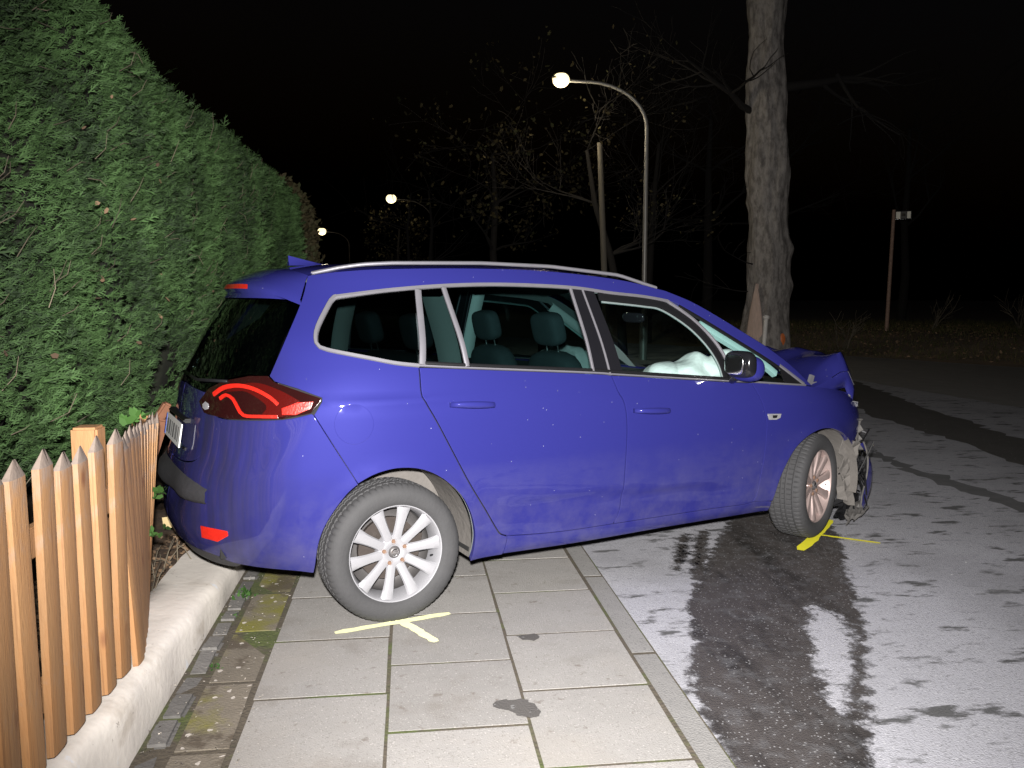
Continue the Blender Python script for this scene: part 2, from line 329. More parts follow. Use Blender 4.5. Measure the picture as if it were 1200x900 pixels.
tag(sheet('tar_band', [(8.3,15.28),(7.51,12.33),(6.94,10.22),(6.6,8.28),(6.45,7.39),(6.3,5.5),(5.2,5.0),(5.41,6.17),(5.5,6.87),(5.76,8.11),(5.83,9.17),(5.9,10.19),(6.41,11.48)], -.018, M['wet2'], None, .04, .15, 4), kind='structure')
tag(sheet('tar_strip', [(8.17,15.6),(8.3,12.6),(8.4,10.56),(8.44,9.71),(8.6,7),(14,10),(15,14.7),(13.2,16.5),(12.3,18.3),(11.2,20.4),(10.6,22.3),(9.5,21),(8.4,18)], -.0178, M['far_tar'], None, .03, .2, 9), kind='structure')
tag(sheet('skid_mark', [(4.75,8.1),(4.55,7.62),(4.51,6.88),(4.53,5.64),(4.5,4.6),(4.28,4.6),(4.33,5.41),(4.33,6.72),(4.42,7.5)], -.018, M['skid'], None, .03, .08, 11), 'dark smeared tyre trace curving over the asphalt at right', 'skid mark')
# yellow police marks
def stroke(pts, w, z, mt, parent, name, seed):
    m = MB(); a, b = Vector(pts[0]), Vector(pts[1]); d = (b-a).normalized(); n = Vector((-d.y, d.x)); q = []
    k = 12; r_ = random.Random(seed)
    L_ = [a.lerp(b, i/k)+n*(w/2*(.55 if i in (0,k) else 1)*(1+r_.gauss(0,.12))) for i in range(k+1)]; R_ = [a.lerp(b, i/k)-n*(w/2*(.55 if i in (0,k) else 1)*(1+r_.gauss(0,.12))) for i in range(k+1)]
    m.add([(p.x,p.y,z) for p in L_+R_], [(i,i+1,k+2+i,k+1+i) for i in range(k)]); return m.build(name, mt, parent)
ym = empty('spray_mark', (2.5,4.95,-.01)); tag(ym, 'bright yellow spray mark on the asphalt at the front wheel', 'spray mark', 'police marks at the wheels')
def rel(o, p): o.location = tuple(-c for c in p.location); return o
rel(stroke([(2.34,4.72),(2.86,5.36)], .068, -.014, M['yellow'], ym, 'stroke', 1), ym); rel(stroke([(2.60,5.03),(2.90,4.80)], .03, -.0135, M['yellow'], ym, 'stroke', 2), ym)
pm = empty('spray_mark', (0,3.8,0)); tag(pm, 'pale yellow spray mark on the slabs at the rear wheel', 'spray mark', 'police marks at the wheels')
rel(stroke([(-.345,3.725),(.18,3.90)], .045, .0082, M['pale_yellow'], pm, 'stroke', 3), pm); rel(stroke([(-.05,3.83),(.105,3.57)], .045, .0088, M['pale_yellow'], pm, 'stroke', 4), pm)
# ---- low wall under the fence
def wall_top(y): return .247-.058*(y-2.2) if y < 5 else .085
def wn_(x, y, s=1.0): return .006*math.sin(5.1*y*s+x*9)+.004*math.sin(13.7*y*s+2+x*5)
P = []
for i in range(61):
    y = .9+i*.1; zt = wall_top(y); xf = -.926+wn_(0,y)
    prof = [(xf+.004,-.05),(xf,zt*.35),(xf-.004,zt*.7),(xf-.010,zt-.03),(xf-.024,zt-.010),(xf-.05,zt+.002),(xf-.11,zt+.006*math.sin(7*y)),(xf-.2,zt+.004*math.sin(5*y+1)),(xf-.30,zt+wn_(1,y)),(xf-.315,zt-.03),(xf-.315,-.05)]
    P.append([(a+wn_(b*3,y,2)*.6, y, b) for a, b in prof])
wm = MB(); wm.grid(P); wm.add(P[0], [tuple(range(len(P[0])))]); wm.add(P[-1], [tuple(range(len(P[0])))])
tag(wm.build('low_wall', M['wall'], smooth=True, auto=50), 'low pale rendered wall running under the picket fence', 'wall')
# soil bed behind the wall
sg = MB(); sg.grid([[(x, y, .5*max(0,-1.2-x)*.25+wall_top(y)-.03+.012*math.sin(9*x+7*y)+.01*math.sin(17*y-5*x)) for y in np.arange(.6,9,.12)] for x in np.arange(-3.2,-1.19,.1)])
tag(sg.build('soil_bed', M['soil'], smooth=True), kind='structure')
# ---- picket fence
fence = empty('picket_fence', (-1.0,2.6,.2)); tag(fence, 'low wooden picket fence with pointed pickets bent back by the car', 'fence')
def picket_mesh(h, w=.095, t=.022):
    m = MB(); n = 8; secs = []
    def sec(z, sc=1.0, ts=1.0): return [(t*.15+t*.85*max(0,math.cos(a))**.28-t*.25, w/2*sc*math.sin(a)) for a in np.linspace(-math.pi/2, math.pi/2, n)]+[(-t*.25, w/2*sc), (-t*.25, -w/2*sc)]
    zs = [(0,1),(h*.25,1),(h*.5,1),(h*.75,1),(h-.048,1)]
    V = []; F = []; k = n+2
    for z, s in zs: V += [(x, y, z) for x, y in sec(z, s)]
    for i in range(len(zs)-1): F += [(i*k+j, i*k+(j+1)%k, (i+1)*k+(j+1)%k, (i+1)*k+j) for j in range(k)]
    F.append(tuple(range(k))); m.add(V, F)
    o = m.build('picket', M['wood'], smooth=True, auto=35); me = o.data; bpy.data.objects.remove(o)
    m = MB(); b = [(x, y, h-.048) for x, y in sec(0)]; tip = [(t*.35, -w*.06, h), (t*.35, w*.06, h)]
    F = []; 
    V = b+tip; 
    for j in range(k):
        a, c = j, (j+1)%k; m_ = (b[a][1]+b[c][1])/2
        F.append((a, c, k if m_ < 0 else k+1))
    F.append((n//2-1, k, k+1)); F.append((n//2, k+1, k))
    m.add(V, [f for f in F]); o = m.build('picket_tip', M['wood_end']); me2 = o.data; bpy.data.objects.remove(o)
    return me, me2
pk = [picket_mesh(h) for h in (.82,.835,.845)]
def picket(x, y, z, rx=0, ry=0, rz=0, v=None, sc=1):
    me, me2 = pk[rg.randrange(3)]; o = bpy.data.objects.new('picket', me); COL.objects.link(o); o.parent = fence
    o.matrix_parent_inverse = Matrix.Translation(-Vector(fence.location)); o.location = (x, y, z); o.rotation_euler = (rx, ry, rz); o.scale = (1, 1, sc)
    p = bpy.data.objects.new('picket_tip', me2); COL.objects.link(p); p.parent = o
for i in range(10):
    y = 1.673+.1375*i; picket(-.985, y, .282-.055*(y-2.0), rg.gauss(0,.004), rg.gauss(0,.006), rg.gauss(0,.03))
bent = [(-.985-.215*t-.03*t*t, 3.07+.92*t, -.05+.06*t, -.06+.15*t, .05+.30*t) for t in [k/12 for k in range(13)]]
for i, (x, y, rx, ry, rz) in enumerate(bent):
    picket(x, y, .20-.03*(y-3.05)-.01*(i%3), rx+rg.gauss(0,.012), ry, rz)
for z0, t0 in ((.42,0),(.86,1)):
    m = MB(); m.box((-1.020,2.22,z0), (.030,1.62,.085)); 
    o = m.build('rail', M['wood_old'], fence, bevel=.004); o.matrix_parent_inverse = Matrix.Translation(-Vector(fence.location)); o.rotation_euler = (R(-2.6),0,0); o.location = (0,.06*0,0); o.location = Vector((0,2.22,z0))-Matrix.Rotation(R(-2.6),3,'X')@Vector((0,2.22,z0))
    m = MB(); m.tube([(-1.03,3.02,z0-.035),(-1.12,3.4,z0-.05),(-1.26,3.75,z0-.06),(-1.36,4.1,z0-.07)], .034, 4); o = m.build('rail', M['wood_old'], fence); o.matrix_parent_inverse = Matrix.Translation(-Vector(fence.location))
m = MB(); m.box((-1.14,3.14,.57), (.09,.09,.94)); m.box((-1.14,3.14,1.046), (.09,.09,.012)); o = m.build('post', M['wood_old'], fence, bevel=.008); o.matrix_parent_inverse = Matrix.Translation(-Vector(fence.location))
m = MB(); m.box((-1.32,4.20,.55), (.07,.07,.80), Matrix.Rotation(R(5),3,'Y')@Matrix.Rotation(R(-5),3,'X')); o = m.build('post', M['wood_old'], fence, bevel=.006); o.matrix_parent_inverse = Matrix.Translation(-Vector(fence.location))
# ============================================================ the car
# (body surface S(u, z): u runs along the side, round the rear corner to the left and the front corner to the right)
def pchip(xs,ys,x):
    xs=np.asarray(xs,float); ys=np.asarray(ys,float); x=np.asarray(x,float)
    h=np.diff(xs); d=np.diff(ys)/h; m=np.zeros_like(xs)
    m[0]=d[0]; m[-1]=d[-1]
    for i in range(1,len(xs)-1):
        if d[i-1]*d[i]>0:
            w1=2*h[i]+h[i-1]; w2=h[i]+2*h[i-1]; m[i]=(w1+w2)/(w1/d[i-1]+w2/d[i])
    xc=np.clip(x,xs[0],xs[-1]); i=np.clip(np.searchsorted(xs,xc)-1,0,len(xs)-2); t=(xc-xs[i])/h[i]
    return (1+2*t)*(1-t)**2*ys[i]+t*(1-t)**2*h[i]*m[i]+t*t*(3-2*t)*ys[i+1]+t*t*(t-1)*h[i]*m[i+1]
WZ=[(.18,.80),(.24,.868),(.30,.893),(.36,.905),(.45,.914),(.60,.930),(.75,.938),(.86,.938),(.96,.926),(1.05,.906),(1.12,.882),(1.2,.850),(1.35,.778),(1.50,.702),(1.60,.648),(1.70,.58)]
XRZ=[(.18,-.68),(.26,-.80),(.34,-.841),(.45,-.862),(.58,-.856),(.68,-.841),(.74,-.829),(.8,-.818),(.95,-.794),(1.08,-.767),(1.2,-.71),(1.35,-.638),(1.5,-.546),(1.6,-.47),(1.7,-.38)]
XFZ=[(.18,3.60),(.45,3.70),(.7,3.68),(.85,3.58),(.95,3.42),(1.05,3.2),(1.15,3.0),(1.7,2.2)]
XS,XSF=.55,2.25
ZG=np.arange(.18,1.7001,.01); U0,U1,DU=-2.6,5.0,.01; UG=np.arange(U0,U1+1e-9,DU)
def build_table():
    TX=np.zeros((len(ZG),len(UG))); TW=np.zeros_like(TX)
    W=pchip(*zip(*WZ),ZG); XR=pchip(*zip(*XRZ),ZG); XF=pchip(*zip(*XFZ),ZG)
    NR=np.interp(ZG,[.2,.7,1.0,1.6],[2.7,2.8,2.8,2.6])
    th=np.linspace(0,1,1201)
    for k in range(len(ZG)):
        # rear corner: parametrise by angle
        a=np.pi/2*th; n=NR[k]
        xr=XS-(XS-XR[k])*np.sin(a)**(2/n); wr=W[k]*np.clip(np.cos(a),0,1)**(2/n); wr[-1]=0
        xr=np.concatenate([xr,xr[::-1][1:]]); wr=np.concatenate([wr,-wr[::-1][1:]])
        s=np.concatenate([[0],np.cumsum(np.hypot(np.diff(xr),np.diff(wr)))])
        n=2.7
        xf=XSF+(XF[k]-XSF)*np.sin(a)**(2/n); wf=W[k]*np.clip(np.cos(a),0,1)**(2/n); wf[-1]=0
        xf=np.concatenate([xf,xf[::-1][1:]]); wf=np.concatenate([wf,-wf[::-1][1:]])
        sf=np.concatenate([[0],np.cumsum(np.hypot(np.diff(xf),np.diff(wf)))])
        TX[k]=np.where(UG<XS,np.interp(XS-UG,s,xr),np.where(UG>XSF,np.interp(UG-XSF,sf,xf),UG))
        TW[k]=np.where(UG<XS,np.interp(XS-UG,s,wr),np.where(UG>XSF,np.interp(UG-XSF,sf,wf),W[k]))
    # the shoulder rises towards the rear with the belt line
    sm=lambda a,b,x:(lambda t:t*t*(3-2*t))(np.clip((x-a)/(b-a),0,1))
    sh=np.interp(UG,[-1.2,-.2,.4,1.4,2.2,5],[.11,.11,.09,.02,-.03,-.03])
    zz=ZG[:,None]-sh[None,:]*(sm(.75,1.0,ZG)*(1-sm(1.25,1.58,ZG)))[:,None]
    TW*=pchip(*zip(*WZ),zz)/W[:,None]
    return TX,TW
TX,TW=build_table()
def S(u,z):
    u=np.asarray(u,float); z=np.asarray(z,float)
    fu=np.clip((u-U0)/DU,0,len(UG)-1.001); fz=np.clip((z-ZG[0])/.01,0,len(ZG)-1.001)
    i=fu.astype(int); j=fz.astype(int); a=fu-i; b=fz-j
    def g(T): return (T[j,i]*(1-a)+T[j,i+1]*a)*(1-b)+(T[j+1,i]*(1-a)+T[j+1,i+1]*a)*b
    return np.stack([g(TX),-g(TW),z],-1)
def SN(u,z,h=.02):
    du=S(u+h,z)-S(u-h,z); dz=S(u,np.minimum(z+h,1.69))-S(u,np.maximum(z-h,.19))
    n=np.cross(du,dz); return n/np.maximum(np.linalg.norm(n,axis=-1,keepdims=True),1e-9)

def DISP(u, z):
    u = np.asarray(u, float); z = np.asarray(z, float)
    sm = lambda a, b, x: (lambda t: t*t*(3-2*t))(np.clip((x-a)/(b-a), 0, 1))
    d = np.zeros_like(u+z)
    for cx, rr in ((0.012,.378),(2.80,.372)):
        r_ = np.hypot(u-cx, z-.335); d = d+.008*np.exp(-((r_-rr)/.05)**2)*(z < .9)*np.where(cx > 2, (u < 3.3), 1)
    # lower door blade: the panel tucks in under a line rising to the rear
    zl = .43+.10*np.clip((2.2-u)/1.7, 0, 1); fade = sm(.42,.75,u)*(1-sm(1.9,2.2,u))
    d = d-.013*fade*(1-sm(zl-.035, zl+.02, z))*sm(.22,.34,z)
    # shoulder crease from the tail light forward
    zs = 1.052-.004*np.clip(u+.3,0,4)*8; d = d+.006*np.exp(-((z-zs)/.018)**2)*sm(-.34,-.28,u)*(1-sm(-.1,1.6,u))
    # rear bumper shelf
    zc = np.where(u > -.62, np.clip(.95+(u+.42)*.875, .80, 1.0), .79-.02*np.clip(-.62-u,0,1))
    d = d+.015*sm(-.28,-.62,u)*(1-sm(zc-.10, zc+.05, z))*sm(.25,.45,z)
    d = d-.03*np.exp(-((u+1.25)/.16)**2-((z-.60)/.07)**2)
    return d
def SP(u, z, off=0):
    u = np.asarray(u, float); z = np.asarray(z, float); return S(u, z)+SN(u, z)*(DISP(u, z)+off)[..., None]
def SPN(u, z, h=.008):
    a = SP(u+h, z)-SP(u-h, z); b = SP(u, z+h)-SP(u, z-h); n = np.cross(a, b); return n/np.maximum(np.linalg.norm(n, axis=-1, keepdims=True), 1e-9)
def cr(pts, step=.02, sm=True):
    """resample an open polyline (Catmull-Rom)"""
    P = np.asarray(pts, float)
    if len(P) == 2 or not sm:
        out = []
        for a, b in zip(P[:-1], P[1:]):
            n = max(1, int(np.ceil(np.linalg.norm(b-a)/step)))
            out += [a+(b-a)*k/n for k in range(n)]
        return out+[P[-1]]
    Q = np.vstack([2*P[0]-P[1], P, 2*P[-1]-P[-2]]); out = []
    for i in range(1, len(Q)-2):
        p0, p1, p2, p3 = Q[i-1:i+3]; n = max(1, int(np.ceil(np.linalg.norm(p2-p1)/step)))
        for k in range(n):
            t = k/n; out.append(.5*((2*p1)+(-p0+p2)*t+(2*p0-5*p1+4*p2-p3)*t*t+(-p0+3*p1-3*p2+p3)*t**3))
    return out+[P[-1]]
def loop(*segs):
    out = []
    for s in segs:
        for p in s:
            if not out or np.linalg.norm(np.asarray(p)-out[-1]) > 1e-4: out.append(np.asarray(p, float))
    if np.linalg.norm(out[0]-out[-1]) < 1e-4: out.pop()
    P = np.array(out)
    if (P[:,0]*np.roll(P[:,1],-1)-np.roll(P[:,0],-1)*P[:,1]).sum() < 0: P = P[::-1]
    return P
def inset(P, d):
    a = np.roll(P,1,0); b = np.roll(P,-1,0); e1 = P-a; e2 = b-P
    e1 /= np.linalg.norm(e1,axis=1,keepdims=True)+1e-12; e2 /= np.linalg.norm(e2,axis=1,keepdims=True)+1e-12
    n1 = np.stack([-e1[:,1],e1[:,0]],1); n2 = np.stack([-e2[:,1],e2[:,0]],1); n = n1+n2; l = np.linalg.norm(n,axis=1,keepdims=True); n /= np.maximum(l,1e-6)
    c = np.clip((n*n1).sum(1,keepdims=True), .5, 1); return P+n*d/c
def inpoly(P, x, y):
    c = np.zeros(len(x), bool)
    for (x1,y1),(x2,y2) in zip(P, np.roll(P,-1,0)):
        m = ((y1 > y) != (y2 > y)); c ^= m & (x < (x2-x1)*(y-y1)/(y2-y1+1e-15)+x1)
    return c
def panel(name, P, mt, parent, off=0., gap=.0034, flange=.016, res=.035, mirror=True, func=None, bevel=.003, joined=False):
    """a body panel: polygon P in (u, z) laid on the surface, edges rolled in, with a return flange"""
    fp = func or SP
    P0 = inset(P, gap); P1 = inset(P, gap+bevel) if bevel else P0
    lo, hi = P1.min(0), P1.max(0); gx_, gz_ = np.meshgrid(np.arange(lo[0]+res/2, hi[0], res), np.arange(lo[1]+res/2, hi[1], res)); gx_ = gx_.ravel(); gz_ = gz_.ravel()
    k = inpoly(P1, gx_, gz_); gx_, gz_ = gx_[k], gz_[k]
    if len(gx_):
        D = np.full(len(gx_), 9.); A = P1; B = np.roll(P1,-1,0)
        for a, b in zip(A, B):
            ab = b-a; t = np.clip(((gx_-a[0])*ab[0]+(gz_-a[1])*ab[1])/(ab@ab+1e-12), 0, 1); D = np.minimum(D, np.hypot(gx_-a[0]-t*ab[0], gz_-a[1]-t*ab[1]))
        k = D > res*.4; gx_, gz_ = gx_[k], gz_[k]
    pts = [Vector(p) for p in P1]+[Vector(p) for p in zip(gx_, gz_)]; n1 = len(P1)
    r = delaunay_2d_cdt(pts, [(i,(i+1)%n1) for i in range(n1)], [], 1, 1e-6)
    U = np.array([(v.x, v.y) for v in r[0]]); F = [tuple(f) for f in r[2]]
    V = fp(U[:,0], U[:,1], off); N = SPN(U[:,0], U[:,1]) if func is None else None
    V = V.tolist(); nb = len(V)
    # boundary ring index in output
    idx = []
    for p in P1:
        d = (U[:,0]-p[0])**2+(U[:,1]-p[1])**2; idx.append(int(d.argmin()))
    NN = SN(P0[:,0], P0[:,1]) if func is None else None
    if bevel:
        E0 = fp(P0[:,0], P0[:,1], off-bevel*.8); V += E0.tolist(); F += [(idx[i], idx[(i+1)%n1], nb+(i+1)%n1, nb+i)[::-1] for i in range(n1)]
        ring = list(range(nb, nb+n1))
    else: E0 = fp(P0[:,0], P0[:,1], off); ring = idx
    nf = len(F); smoothf = nf
    b2 = len(V)
    if flange:
        V += E0.tolist(); b3 = len(V); V += fp(P0[:,0], P0[:,1], off-bevel-flange).tolist()
        F += [(b2+i, b2+(i+1)%n1, b3+(i+1)%n1, b3+i)[::-1] for i in range(n1)]
    obs = []
    if joined:
        me = bpy.data.meshes.new(name); va = np.array(V); nv = len(va); VV = np.concatenate([va, va*np.array([1,-1,1])]); me.from_pydata(VV.tolist(), [], F+[tuple(i+nv for i in f[::-1]) for f in F]); me.shade_smooth(); me.update()
        nn = np.array([v.normal[:] for v in me.vertices]); nn[:len(N)] = N; nn[nv:nv+len(N)] = N*np.array([1,-1,1])
        me.normals_split_custom_set_from_vertices([tuple(x) for x in nn]); return mesh_ob(name, me, parent, mt)
    for s in ((1,-1) if mirror else (1,)):
        me = bpy.data.meshes.new(name); VV = np.array(V)*np.array([1,s,1]); me.from_pydata(VV.tolist(), [], [f if s == 1 else f[::-1] for f in F])
        me.shade_smooth(); me.validate()
        if N is not None:
            nn = np.zeros((len(VV),3)); me.update(); 
            vn = np.array([v.normal[:] for v in me.vertices]); nn[:] = vn; nn[:len(N)] = N*np.array([1,s,1])
            if bevel: nn[nb:nb+n1] = (N[idx]*.55*np.array([1,s,1])+vn[nb:nb+n1]*.6); 
            nn /= np.maximum(np.linalg.norm(nn,axis=1,keepdims=True),1e-9)
            me.normals_split_custom_set_from_vertices([tuple(x) for x in nn])
        obs.append(mesh_ob(name, me, parent if not isinstance(parent,(list,tuple)) else parent[0 if s == 1 else 1], mt))
    return obs
def strip(name, pts, w, mt, parent, off=.004, th=.008, closed=False, mirror=True, step=.025, sm=True):
    """a trim moulding of width w following a (u, z) path on the surface"""
    Q = np.array(cr(list(pts)+([pts[0]] if closed else []), step, sm)); 
    if closed: Q = Q[:-1]
    T = np.roll(Q,-1,0)-np.roll(Q,1,0) if closed else np.gradient(Q, axis=0); T /= np.linalg.norm(T,axis=1,keepdims=True)+1e-12; nn = np.stack([-T[:,1],T[:,0]],1)
    e0 = min(0, off-.002); prof = [(-.5,-th+e0),(-.5,e0),(-.32,off),(.32,off),(.5,e0),(.5,-th+e0)]
    rows = [SP(Q[:,0]+nn[:,0]*w*a, Q[:,1]+nn[:,1]*w*a, o) for a, o in prof]; G = np.stack(rows,1)
    obs = []
    for s in ((1,-1) if mirror else (1,)):
        m = MB(); g = G*np.array([1,s,1]); 
        if closed: g = np.concatenate([g, g[:1]])
        m.grid(g)
        if not closed: m.add(g[0], [tuple(range(len(prof)))]); m.add(g[-1], [tuple(range(len(prof)))])
        obs.append(m.build(name, mt, parent if not isinstance(parent,(list,tuple)) else parent[0 if s == 1 else 1], smooth=True, auto=40))
    return obs
# ---- car materials
M['paint'] = mat('blue violet paint', (.0190,.0200,.136), .5, metal=.12, spec=.04, coat=1.0)
def paint_dirt_shade(m):
    nt = m.node_tree; N = nt.nodes; L = nt.links; b = N['Principled BSDF']; tc = N.new('ShaderNodeTexCoord')
    sp = N.new('ShaderNodeSeparateXYZ'); L.new(tc.outputs['Object'], sp.inputs[0])
    n = N.new('ShaderNodeTexNoise'); n.inputs['Scale'].default_value = 7; n.inputs['Detail'].default_value = 12; n.inputs['Roughness'].default_value = .65; L.new(tc.outputs['Object'], n.inputs[0])
    # road film thrown up by the wheels: patchy, thickest low on the body
    hz = N.new('ShaderNodeMapRange'); hz.inputs[1].default_value = .75; hz.inputs[2].default_value = .22; L.new(sp.outputs[2], hz.inputs[0])
    nr = N.new('ShaderNodeMapRange'); nr.inputs[1].default_value = .38; nr.inputs[2].default_value = .7; L.new(n.outputs[0], nr.inputs[0])
    mu = N.new('ShaderNodeMath'); mu.operation = 'MULTIPLY'; L.new(hz.outputs[0], mu.inputs[0]); L.new(nr.outputs[0], mu.inputs[1])
    m2 = N.new('ShaderNodeMath'); m2.operation = 'MULTIPLY'; m2.inputs[1].default_value = .26; L.new(mu.outputs[0], m2.inputs[0])
    x = N.new('ShaderNodeMix'); x.data_type = 'RGBA'; x.inputs[6].default_value = b.inputs['Base Color'].default_value; x.inputs[7].default_value = (.14,.13,.15,1); L.new(m2.outputs[0], x.inputs[0])
    v = N.new('ShaderNodeTexVoronoi'); v.inputs['Scale'].default_value = 55; L.new(tc.outputs['Object'], v.inputs['Vector'])
    lt = N.new('ShaderNodeMath'); lt.operation = 'LESS_THAN'; lt.inputs[1].default_value = .10; L.new(v.outputs['Distance'], lt.inputs[0])
    sc = N.new('ShaderNodeSeparateColor'); L.new(v.outputs['Color'], sc.inputs[0])
    gt = N.new('ShaderNodeMath'); gt.operation = 'GREATER_THAN'; gt.inputs[1].default_value = .965; L.new(sc.outputs[0], gt.inputs[0])
    sm_ = N.new('ShaderNodeMath'); sm_.operation = 'MULTIPLY'; L.new(lt.outputs[0], sm_.inputs[0]); L.new(gt.outputs[0], sm_.inputs[1])
    s2 = N.new('ShaderNodeMath'); s2.operation = 'MULTIPLY'; s2.inputs[1].default_value = .6; L.new(sm_.outputs[0], s2.inputs[0])
    y = N.new('ShaderNodeMix'); y.data_type = 'RGBA'; y.inputs[7].default_value = (.42,.42,.5,1); L.new(x.outputs[2], y.inputs[6]); L.new(s2.outputs[0], y.inputs[0]); L.new(y.outputs[2], b.inputs['Base Color'])
    # rear corner's shade painted in as a dark ramp, broken up by grime streaks
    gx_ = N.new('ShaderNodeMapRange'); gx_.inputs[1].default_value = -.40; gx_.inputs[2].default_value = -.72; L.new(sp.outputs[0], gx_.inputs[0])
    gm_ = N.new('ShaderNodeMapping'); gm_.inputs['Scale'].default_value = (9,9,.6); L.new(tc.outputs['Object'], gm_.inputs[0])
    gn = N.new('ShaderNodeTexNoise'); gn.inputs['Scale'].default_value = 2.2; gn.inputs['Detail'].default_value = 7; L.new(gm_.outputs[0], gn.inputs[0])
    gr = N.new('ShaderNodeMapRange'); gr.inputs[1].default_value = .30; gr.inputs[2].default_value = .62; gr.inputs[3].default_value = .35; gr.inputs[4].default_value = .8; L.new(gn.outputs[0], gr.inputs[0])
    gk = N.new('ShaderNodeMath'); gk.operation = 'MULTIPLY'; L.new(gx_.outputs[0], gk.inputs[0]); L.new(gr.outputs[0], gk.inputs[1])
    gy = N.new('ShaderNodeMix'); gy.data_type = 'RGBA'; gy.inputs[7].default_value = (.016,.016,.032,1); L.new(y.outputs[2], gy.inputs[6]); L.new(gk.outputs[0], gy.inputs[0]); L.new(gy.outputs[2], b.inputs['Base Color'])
    rr = N.new('ShaderNodeMapRange'); rr.inputs[3].default_value = .015; rr.inputs[4].default_value = .07; L.new(nr.outputs[0], rr.inputs[0]); L.new(rr.outputs[0], b.inputs['Coat Roughness'])
paint_dirt_shade(M['paint'])
M['black'] = mat('black plastic', (.006,.006,.007), .5, spec=.25)
M['gloss_black'] = mat('gloss black', (.008,.008,.010), .12, coat=.5)
M['dark'] = mat('dark underbody', (.008,.008,.008), .9)
M['grey_plastic'] = mat('scuffed bumper plastic', (.022,.022,.025), .65, var=.3, vscale=9, bump=.3, bscale=40)
M['trim'] = mat('dull aluminium trim', (.145,.142,.16), .45, metal=.35, var=.12, vscale=8)
M['chrome'] = mat('chrome', (.75,.75,.76), .15, metal=1)
M['liner'] = mat('dusty wheel arch liner', (.115,.106,.098), .9, var=.25, vscale=10, bump=.5, bscale=30)
M['rubber'] = mat('tyre rubber', (.034,.034,.036), .8, var=.2, vscale=9, bump=.15, bscale=60)
M['rim'] = mat('alloy', (.30,.30,.32), .38, metal=.35, var=.06, vscale=14)
M['rim_dusty'] = mat('brake dusted alloy', (.42,.33,.31), .4, metal=.5, var=.2, vscale=10)
M['barrel'] = mat('rim barrel', (.10,.095,.095), .5, metal=.5, var=.25, vscale=8)
M['disc'] = mat('brake disc', (.07,.058,.052), .5, metal=.6, var=.3, vscale=10)
M['rust'] = mat('rusty bolt', (.20,.12,.08), .6, metal=.4, var=.3, vscale=60)
M['glass'] = glass('window glass', (.80,.93,.92)); M['tint'] = glass('tinted glass', (.25,.37,.37)); M['privacy'] = glass('dark rear glass', (.12,.17,.17))
M['red'] = mat('red lens', (.05,.003,.0025), .15, coat=1, bump=.2, bscale=130); M['red_bright'] = mat('red reflector', (.45,.014,.008), .3, coat=.8, var=.3, vscale=60, bump=.2, bscale=140); M['smoke'] = mat('smoked lens', (.014,.003,.003), .1, coat=1)
M['seat'] = mat('seat cloth', (.035,.045,.05), .9, var=.2, vscale=30); M['dash'] = mat('dashboard', (.03,.032,.034), .7)
M['bag'] = mat('airbag fabric', (.50,.50,.49), .8, var=.10, vscale=9, bump=1, bscale=14); M['lining'] = mat('pale pillar lining', (.52,.55,.54), .8)
M['plate'] = mat('plate white', (.75,.75,.74), .4); M['plate_blue'] = mat('plate blue', (.02,.08,.45), .4)
M['bare'] = mat('torn grey plastic', (.07,.066,.063), .7, var=.35, vscale=14, bump=.6, bscale=30)
M['clear'] = mat('cracked lamp plastic', (.20,.20,.21), .15, coat=1, var=.3, vscale=30)
M['seal'] = mat('door seal', (.13,.16,.16), .6); M['lining2'] = mat('teal grey lining', (.26,.36,.35), .7); M['headliner'] = mat('headliner', (.10,.11,.11), .9)

car = empty('minivan', (-.4025,4.658,0), R(22.13))
tag(car, 'blue violet minivan with crumpled front and rear jammed against the fence', 'car')

# ---- key lines in (u, z)
rear_arch = [(-.3664,.2667),(-.3635,.2948),(-.3515,.4047),(-.3112,.5119),(-.2257,.6345),(-.1423,.6943),(-.0572,.7249),(.0297,.7323),(.123,.7156),(.2158,.6665),(.3088,.5802),(.3657,.4831),(.3930,.3805),(.393,.29),(.389,.226)]
seam_b = [(-.1804,.6791),(-.2677,.8226),(-.3663,.9906)]
rdoor = [(.1290,1.196),(.1249,1.072),(.1418,1.0289),(.2061,.9124),(.347,.6491),(.4544,.4793),(.5206,.374),(.5464,.346),(.5864,.3293)]
rbot = [(.5864,.3293),(.75,.312),(.95,.302),(1.2345,.2995)]
bgap = [(1.2345,.2995),(1.262,.36),(1.2725,.4452),(1.2746,.6651),(1.2773,.8332),(1.2624,.9585),(1.2295,1.0187),(1.1984,1.1054)]
fbot = [(1.2345,.2995),(1.7053,.2967),(2.1575,.2949),(2.2301,.3019)]
fgap = [(2.2301,.3019),(2.2579,.3575),(2.2818,.5634),(2.286,.7167),(2.2811,.7925),(2.2462,.9094),(2.1823,1.024)]
belt = [(-.276,1.2747),(-.0918,1.2346),(.0204,1.2104),(.129,1.196),(.3864,1.1778),(1.0812,1.1251),(1.1984,1.1114),(1.2713,1.106),(2.0012,1.0385),(2.1823,1.024),(2.6443,.9786)]
beltf = lambda a, b: [p for p in belt if a-1e-6 <= p[0] <= b+1e-6]
rail = [(-.2986,1.6152),(-.1305,1.6357),(.1167,1.650),(.6046,1.6580),(1.0091,1.6480),(1.4374,1.6070),(1.7293,1.5480)]
apil = [(1.7293,1.5480),(1.9009,1.4842),(2.0901,1.3861),(2.2831,1.2765),(2.4059,1.2048),(2.5711,1.0952),(2.72,.968)]
cant = [(-.1792,1.5142),(.091,1.5467),(.3858,1.5687),(.7038,1.5753),(1.0886,1.5622),(1.3443,1.5331),(1.55,1.5145),(1.705,1.4909)]
aplow = [(1.7814,1.476),(1.9475,1.3878),(2.1851,1.2524),(2.4434,1.1013),(2.6443,.9786)]
